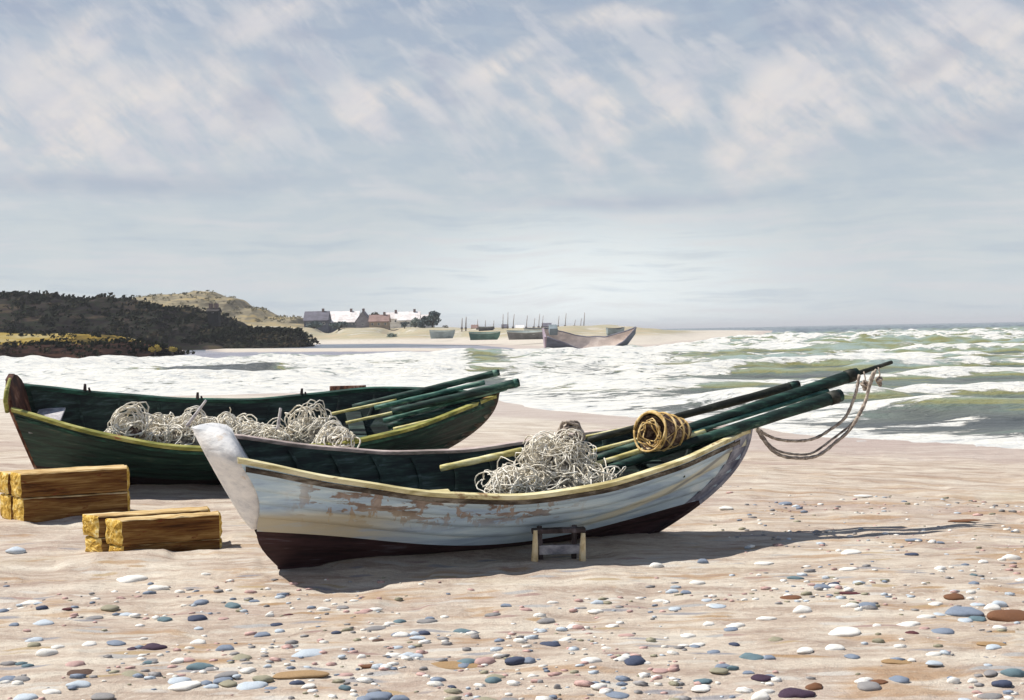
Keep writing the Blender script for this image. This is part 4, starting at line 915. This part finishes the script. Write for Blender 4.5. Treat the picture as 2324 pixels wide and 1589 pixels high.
# ---------------------------------------------------------------- village on the spit
def gz(x, y): return float(ground_z(np.array([x]), np.array([y]), False)[0])
VM = {}
def vm(k, c, sc=(.3, .3, .6)):
    if k not in VM: VM[k] = painted(k, [(0, tuple(v*.7 for v in c)), (.5, c), (1, tuple(min(.92, v*1.25) for v in c))], sc, .85, bump=.2)
    return VM[k]
def house(name, label, x0_, x1_, ytop, ybase, d, wall, roof, eave=.45, deep=.8, chim=1, gable=False, wins=3, yaw=0.):
    k = d/F; c = dp((x0_+x1_)/2, ybase, d); Wd = (x1_-x0_)*k; Ht = (ybase-ytop)*k; D = Wd*deep if not gable else Wd*1.3
    e = empty(name, (c[0], c[1], c[2]), (0, 0, yaw)); tag(e, label, 'house'); he = Ht*(1-eave); hw = Wd/2; b = MB()
    if gable:   # gable end faces the beach
        v = [(-hw, 0, -3), (hw, 0, -3), (hw, 0, he), (0, 0, Ht*.97), (-hw, 0, he), (-hw, D, -3), (hw, D, -3), (hw, D, he), (0, D, Ht*.97), (-hw, D, he)]
        b.add(v, [(0, 1, 2, 3, 4), (6, 5, 9, 8, 7), (1, 6, 7, 2), (5, 0, 4, 9)]); b.build('wall', wall, e, False)
        r = MB(); t_ = .3
        for s_ in (-1, 1):
            r.add([(0, -.4, Ht), (s_*(hw+.4), -.4, he-.3), (s_*(hw+.4), D+.4, he-.3), (0, D+.4, Ht), (0, -.4, Ht-t_), (s_*(hw+.4), -.4, he-.3-t_), (s_*(hw+.4), D+.4, he-.3-t_), (0, D+.4, Ht-t_)], [(0, 1, 2, 3), (7, 6, 5, 4), (0, 4, 5, 1), (3, 2, 6, 7), (1, 5, 6, 2)])
        ro = r.build('roof', roof, e, False); rx = 0; ry = D*.3
    else:
        v = [(-hw, 0, -3), (hw, 0, -3), (hw, D, -3), (-hw, D, -3), (-hw, 0, he), (hw, 0, he), (hw, D, he), (-hw, D, he), (-hw, D/2, Ht*.97), (hw, D/2, Ht*.97)]
        b.add(v, [(0, 1, 5, 4), (1, 2, 6, 9, 5), (2, 3, 7, 6), (3, 0, 4, 8, 7)]); b.build('wall', wall, e, False)
        r = MB(); t_ = .3
        for y_ in (-.4, D+.4):
            r.add([(-hw-.3, D/2, Ht), (hw+.3, D/2, Ht), (hw+.3, y_, he-.25), (-hw-.3, y_, he-.25), (-hw-.3, D/2, Ht-t_), (hw+.3, D/2, Ht-t_), (hw+.3, y_, he-.25-t_), (-hw-.3, y_, he-.25-t_)], [(0, 1, 2, 3), (7, 6, 5, 4), (3, 2, 6, 7), (0, 3, 7, 4), (1, 5, 6, 2)])
        ro = r.build('roof', roof, e, False); rx = hw*.5; ry = D/2
    for i in range(chim):
        q = MB(); q.box((rx*(1 if i == 0 else -1), ry, Ht+.3), (.9, .9, 1.4)); q.build('chimney', vm('chimney_brick', (.22, .16, .15)), ro, False)
    for i in range(wins):
        f = MB(); xw = (-hw+Wd*(i+.5)/wins) if not gable else (-hw+Wd*(i+1)/(wins+1)); f.box((xw, -.03, he*.45), (Wd*.09+.25, .10, he*.34)); fr = f.build('window', vm('window_frame', (.6, .6, .58)), e, False)
        f = MB(); f.box((xw, -.085, he*.45), (Wd*.07+.12, .03, he*.27)); f.build('pane', vm('window_glass', (.06, .07, .09)), fr, False)
    return e
mauve = vm('mauve_wall', (.27, .26, .30)); slate = vm('slate_roof', (.15, .145, .18)); whitew = vm('whitewash', (.85, .82, .78)); paler = vm('pale_roof', (.86, .80, .78)); tanw = vm('tan_wall', (.36, .29, .22)); redr = vm('red_brown_roof', (.30, .20, .18)); darkw = vm('dark_wall', (.11, .12, .16))
house('stone_house', 'dark mauve house with a slate roof at the left end of the village', 690, 744, 706, 742, 425, darkw, slate, .55, wins=3)
house('long_house', 'white-roofed long house just right of the dark mauve house', 738, 812, 706, 741, 432, vm('grey_wall', (.16, .17, .20)), paler, .68, wins=4, chim=1)
house('gabled_house', 'mauve house showing its steep gable beside the white-roofed one', 808, 840, 706, 743, 428, mauve, slate, .6, gable=True, wins=1)
house('low_house', 'low tan house with a reddish brown roof and tall chimney in the village', 838, 882, 714, 742, 425, tanw, redr, .5, wins=3)
house('white_cottage', 'white cottage behind the low tan house', 876, 905, 709, 735, 445, whitew, paler, .5, wins=2)
house('white_cottage', 'larger white cottage partly hidden by bushes left of the big dark tree', 903, 952, 707, 740, 435, whitew, paler, .55, wins=3)
house('white_cottage', 'smallest white cottage beside the trunk of the big dark tree', 945, 985, 714, 741, 440, whitew, paler, .5, wins=2)
# croft on the dark headland
house('croft', 'small dark croft with two chimneys on top of the dark headland', 471, 495, 698, 713, 270, vm('croft_wall', (.03, .03, .032)), vm('dark_thatch', (.04, .035, .035)), .4, chim=2, wins=1)

for i, (x0_, x1_, yt_, yb_, lab) in enumerate([(1071, 1084, 737, 748, 'tiny dark hut on the spit between the second and third masts'), (1140, 1152, 736, 747, 'tiny dark hut at the foot of the sixth mast from the left'),
        (1232, 1250, 733, 745, 'tiny grey hut on the spit above the high stern of the stranded hull'), (1172, 1188, 738, 747, 'tiny pale hut left of the middle masts on the spit')]):
    house('fishing_hut', lab, x0_, x1_, yt_, yb_, 360, [darkw, darkw, vm('hut_grey', (.25, .26, .27)), whitew][i], [redr, slate, slate, paler][i], .5, wins=1, chim=0)

# trees
def tree(label, x, ybase, ytop, wpx, d, mat, trunk=.25, lean=0., n=420, nm='village_tree'):
    k = d/F; c = dp(x, ybase, d); Ht = (ybase-ytop)*k; Wd = wpx*k/2; e = empty(nm, tuple(c)); tag(e, label, 'tree' if trunk > .1 else 'bush')
    b = MB(); tr = max(trunk, .08)*Ht; rt = Wd*.09+.08
    b.tube([(0, 0, -1.2), (lean*.2, 0, tr*.6), (lean*.5, 0, tr*1.2), (lean, 0, Ht*.7)], [rt*1.3, rt, rt*.8, rt*.3], 7)
    for s_ in range(5):
        a = s_*1.3; b.tube([(lean*.5, 0, tr*1.0), (lean*.6+math.cos(a)*Wd*.3, math.sin(a)*Wd*.3, tr+(Ht-tr)*.3), (lean+math.cos(a)*Wd*.7, math.sin(a)*Wd*.6, tr+(Ht-tr)*.6)], [rt*.5, rt*.35, rt*.1], 5)
    b.build('trunk', vm('bark', (.07, .055, .05)), e); f = MB(); ch = (Ht-tr)/2
    cl = [(random.gauss(0, .48), random.gauss(0, .48), random.gauss(0, .46)) for _ in range(11)]
    for i in range(n):
        q = cl[i % 11]; p = Vector((q[0]+random.gauss(0, .27), q[1]+random.gauss(0, .27), q[2]+random.gauss(0, .27)))
        if p.length > 1.05: p = p.normalized()*random.uniform(.8, 1.05)
        pos = Vector((lean+p.x*Wd, p.y*Wd, tr+ch+p.z*ch)); s = (Wd+ch)*.085*random.uniform(.6, 1.3); a = Vector([random.gauss(0, 1) for _ in range(3)]).normalized(); u_ = a.orthogonal()*s; v_ = a.cross(u_.normalized())*s*.7
        f.add([tuple(pos+u_), tuple(pos+v_), tuple(pos-u_), tuple(pos-v_)], [(0, 1, 2, 3)])
    f.build('crown', mat, e, False); return e
M['leafdark'] = painted('dark_blue_green_leaves', [(0, (.05, .075, .085)), (.5, (.09, .125, .13)), (1, (.15, .19, .18))], (.6, .6, .6), .9, bump=0)
M['leafmid'] = painted('grey_green_leaves', [(0, (.10, .13, .11)), (.5, (.20, .25, .22)), (1, (.34, .38, .34))], (.6, .6, .6), .9, bump=0)
M['leafolive'] = painted('olive_brown_leaves', [(0, (.05, .05, .035)), (.5, (.11, .10, .06)), (1, (.20, .18, .12))], (.6, .6, .6), .9, bump=0)
tree('big dark wind-blown tree at the right end of the village', 983, 752, 707, 44, 418, M['leafdark'], .30, -.6, 700)
tree('small olive tree between the gabled house and the low tan house', 850, 742, 708, 26, 438, M['leafolive'], .35)
tree('round dark bush in front of the white cottages', 918, 745, 729, 16, 418, M['leafdark'], .05, nm='village_bush')
tree('pale grey-green bush between the white cottages', 943, 746, 722, 26, 420, M['leafmid'], .05, nm='village_bush')
tree('dark bush left of the big dark tree', 957, 747, 727, 20, 416, M['leafdark'], .05, nm='village_bush')
tree('little brown bush right of the big dark tree', 1011, 748, 738, 14, 400, M['leafolive'], .05, nm='village_bush', n=200)
tree('dark hedge bush in front of the white-roofed long house', 770, 746, 730, 44, 412, M['leafdark'], .04, nm='village_bush')
tree('dark hedge bush at the foot of the dark mauve house', 712, 747, 730, 38, 410, M['leafdark'], .04, nm='village_bush')
tree('small green bush on the dune grass below the village', 890, 770, 756, 30, 330, M['leafmid'], .04, nm='village_bush', n=260)
for x_, yb_, yt_, w_, lab in ((352, 802, 783, 26, 'left ochre gorse bush by the foot of the headland'), (392, 800, 786, 20, 'right ochre gorse bush by the foot of the headland')):
    tree(lab, x_, yb_, yt_, w_, 158, vm('gorse_leaves', (.44, .34, .08)), .04, nm='gorse_bush', n=320)
tree('dark scrub bush beside the croft on the headland', 458, 722, 711, 24, 278, M['leafolive'], .04, nm='scrub_bush', n=260)

# small boats drawn up on the spit
def skiff(label, x0_, x1_, ysheer, yb, d, hull, inner, yaw=.06, flare=1., bowup=.25, name='beached_boat', group='small boats drawn up below the village', mast=None):
    k = d/F; c = dp((x0_+x1_)/2, yb, d); L_ = (x1_-x0_)*k; Ht = (yb-ysheer)*k; e = empty(name, (c[0], c[1], c[2]-.05), (.16, 0, yaw)); tag(e, label, 'boat', group)
    T = np.linspace(0, 1, 30); U = np.linspace(0, 1, 7); be = .17*L_; b = MB(); inn = MB(); rail = MB()
    Bt = be*(np.sin(np.clip(T*.88+.12, 0, 1)*math.pi)**.6); Bt[-1] = .02; Zt = Ht*(.80+.20*(1-T)**2*1.0+bowup*T**3)
    for side in (-1, 1):
        G = np.array([[(-L_/2+L_*(t*(1-.10*(1-u)**2)+.05*(1-u)*(1-t)), side*max(bt*u**.55, .02), u*z) for t, bt, z in zip(T, Bt, Zt)] for u in U])
        b.grid(G if side > 0 else G[:, ::-1]); G2_ = G.copy(); G2_[..., 1] *= .93; G2_ = G2_[2:]; inn.grid(G2_[:, ::-1] if side > 0 else G2_)
        s_ = G[-1]; rail.tube(s_, .025*L_/3, 5)
    tz = MB(); g0 = [(-L_/2+L_*.05*(1-u), -Bt[0]*u**.55, u*Zt[0]) for u in U]+[(-L_/2+L_*.05*(1-u), Bt[0]*u**.55, u*Zt[0]) for u in U[::-1]]
    b.add(g0, [tuple(range(len(g0)))]); b.build('hull', hull, e); inn.build('inner_planking', inner, e); rail.build('gunwale', vm('skiff_rail', (.40, .40, .34)), e)
    for t in (.35, .62):
        i = int(t*29); q = MB(); q.box((-L_/2+L_*t, 0, Zt[i]*.75), (.18*L_/3, Bt[i]*1.7, .05)); q.build('thwart', inner, e, False)
    return e
gh = vm('skiff_green', (.12, .22, .18)); gr = vm('skiff_grey', (.20, .20, .20)); pw = vm('skiff_pale', (.62, .66, .62)); dk = vm('skiff_dark', (.13, .13, .15)); bl = vm('skiff_blue_grey', (.30, .36, .38))
skiff('dark green skiff with a pale green inside, on the spit below the masts', 1064, 1136, 753, 771, 235, gh, vm('skiff_light_green', (.38, .50, .42)))
skiff('blue-grey skiff lying left of the dark green one below the big dark tree', 975, 1033, 749, 768, 300, bl, pw)
skiff('long grey-brown boat lying behind the wrecked hull, on its left', 1150, 1246, 750, 770, 215, gr, pw)
skiff('small dark boat at the upper edge of the spit behind the green skiff', 1085, 1122, 741, 752, 330, dk, gr)
skiff('pale boat half hidden behind the long grey-brown boat', 1188, 1246, 744, 757, 262, pw, gr)
skiff('small tilted grey boat on the sand beyond the wrecked hull', 1372, 1420, 743, 764, 230, bl, dk, yaw=.5)
# wrecked hull, big, at the water's edge
def wreck():
    d = 150.; k = d/F; c = dp(1338, 799, d); e = empty('wrecked_hull', (c[0], c[1], c[2]), (.46, 0, .10)); tag(e, 'large weathered grey boat with high square stern stranded at the water edge of the spit', 'boat')
    L_ = 205*k; T = np.linspace(0, 1, 40); U = np.linspace(0, 1, 8); xs = (T-.5)*L_
    Zt = np.interp(T, [0, .08, .2, .35, .5, .7, .85, .93, 1], np.array([52, 46, 38, 26, 20, 22, 36, 48, 60])*k); Bt = np.interp(T, [0, .3, .6, .85, 1], np.array([22, 34, 36, 22, 1])*k); Kt = np.interp(T, [0, .6, .8, .92, 1], np.array([0, 0, 5, 16, 44])*k)
    hb = MB(); ib = MB(); rl = MB(); bt_ = MB()
    for side in (-1, 1):
        G = np.array([[(x, side*max(bb*u**.5, .03), kz+(z-kz)*u) for x, bb, z, kz in zip(xs, Bt, Zt, Kt)] for u in U])
        hb.grid(G if side > 0 else G[:, ::-1]); G2_ = G[1:].copy(); G2_[..., 1] *= .95; ib.grid(G2_[:, ::-1] if side > 0 else G2_); rl.tube(G[-1], .11, 6)
    g0 = [(-L_/2-.35*(u), -Bt[0]*u**.5, u*Zt[0]) for u in U]+[(-L_/2-.35*u, Bt[0]*u**.5, u*Zt[0]) for u in U[::-1]]
    hb.build('hull', vm('wreck_planks', (.15, .17, .21), (.5, .5, 1.5)), e); ib.build('inner_planking', vm('wreck_lining', (.78, .66, .58)), e); rl.build('gunwale', vm('wreck_rail', (.20, .20, .24)), e)
    q = MB(); q.add(g0, [tuple(range(len(g0)))]); q.add([(p[0]+.25, p[1], p[2]) for p in g0], [tuple(range(len(g0)))[::-1]]); n0 = len(g0); q.f += [(i, i+1, n0+i+1, n0+i) for i in range(n0-1)]; q.build('transom', vm('wreck_transom', (.38, .31, .36)), e, False)
    q = MB(); q.box((-L_*.42, 0, Zt[0]*1.0+.35), (1.1, 1.3, 1.0)); bevel(q.build('wheelhouse', vm('wreck_house', (.20, .24, .26)), e, False), .05)
wreck()
# masts standing along the spit
masts = [(1048, 747, 722, 2.2, 'thickest'), (1057, 747, 719, 2.4, ''), (1083, 749, 725, 1.4, ''), (1101, 749, 727, 1.6, ''), (1120, 747, 728, 1.6, ''), (1141, 746, 713, 1.6, ''), (1152, 746, 709, 1.6, ''), (1166, 746, 713, 1.8, ''), (1196, 746, 716, 1.6, ''),
         (1213, 745, 722, 1.4, ''), (1224, 745, 712, 1.4, ''), (1232, 745, 716, 1.2, ''), (1268, 743, 717, 1.4, ''), (1284, 743, 711, 1.5, ''), (1305, 742, 726, 1.3, ''), (1326, 752, 709, 1.8, ''), (1319, 743, 722, 1.2, '')]
for i, (x, yb, yt, wpx, _) in enumerate(masts):
    d = 340.; k = d/F; p0 = dp(x-(2 if i > 6 else 0), yb, d); p1 = dp(x+1, yt, d); e = empty('standing_mast', tuple(p0)); v = p1-p0
    order = ['leftmost', 'second from the left', 'third from the left', 'fourth from the left', 'fifth from the left', 'sixth from the left', 'seventh from the left', 'eighth from the left', 'middle', 'eighth from the right', 'seventh from the right', 'sixth from the right', 'fifth from the right', 'fourth from the right', 'third from the right', 'rightmost and tallest', 'second from the right'][i]
    tag(e, 'thin bare mast on the spit beyond the boats, %s in the row' % order, 'mast', 'masts standing along the spit')
    b = MB(); b.tube([(0, 0, -.8), tuple(v*.5), tuple(v)], [wpx*k*.75, wpx*k*.62, wpx*k*.42], 6); b.build('spar', vm('mast_wood', (.34, .29, .27)), e)
    b = MB(); b.box(tuple(v*.08), (5*k, .8, 4.5*k)); bevel(b.build('foot_block', vm('mast_foot', (.22, .19, .19)), e, False), .05)

# ---------------------------------------------------------------- sea air
b = MB(); b.box((0, 0, 15.5), (30000, 30000, 37.)); mt = bpy.data.materials.new('sea_air'); mt.use_nodes = True; t = NT(mt.node_tree); t.n.clear()
pv_ = t.add('ShaderNodeVolumePrincipled', {'Color': (.93, .95, 1, 1), 'Density': .00022, 'Anisotropy': 0.}); ou = t.add('ShaderNodeOutputMaterial'); t.l.new(pv_.outputs[0], ou.inputs['Volume'])
hz = b.build('haze', mt, None, False); tag(hz, kind='stuff'); hz['label'] = 'thin pale sea haze over the far shore'; hz['category'] = 'haze'
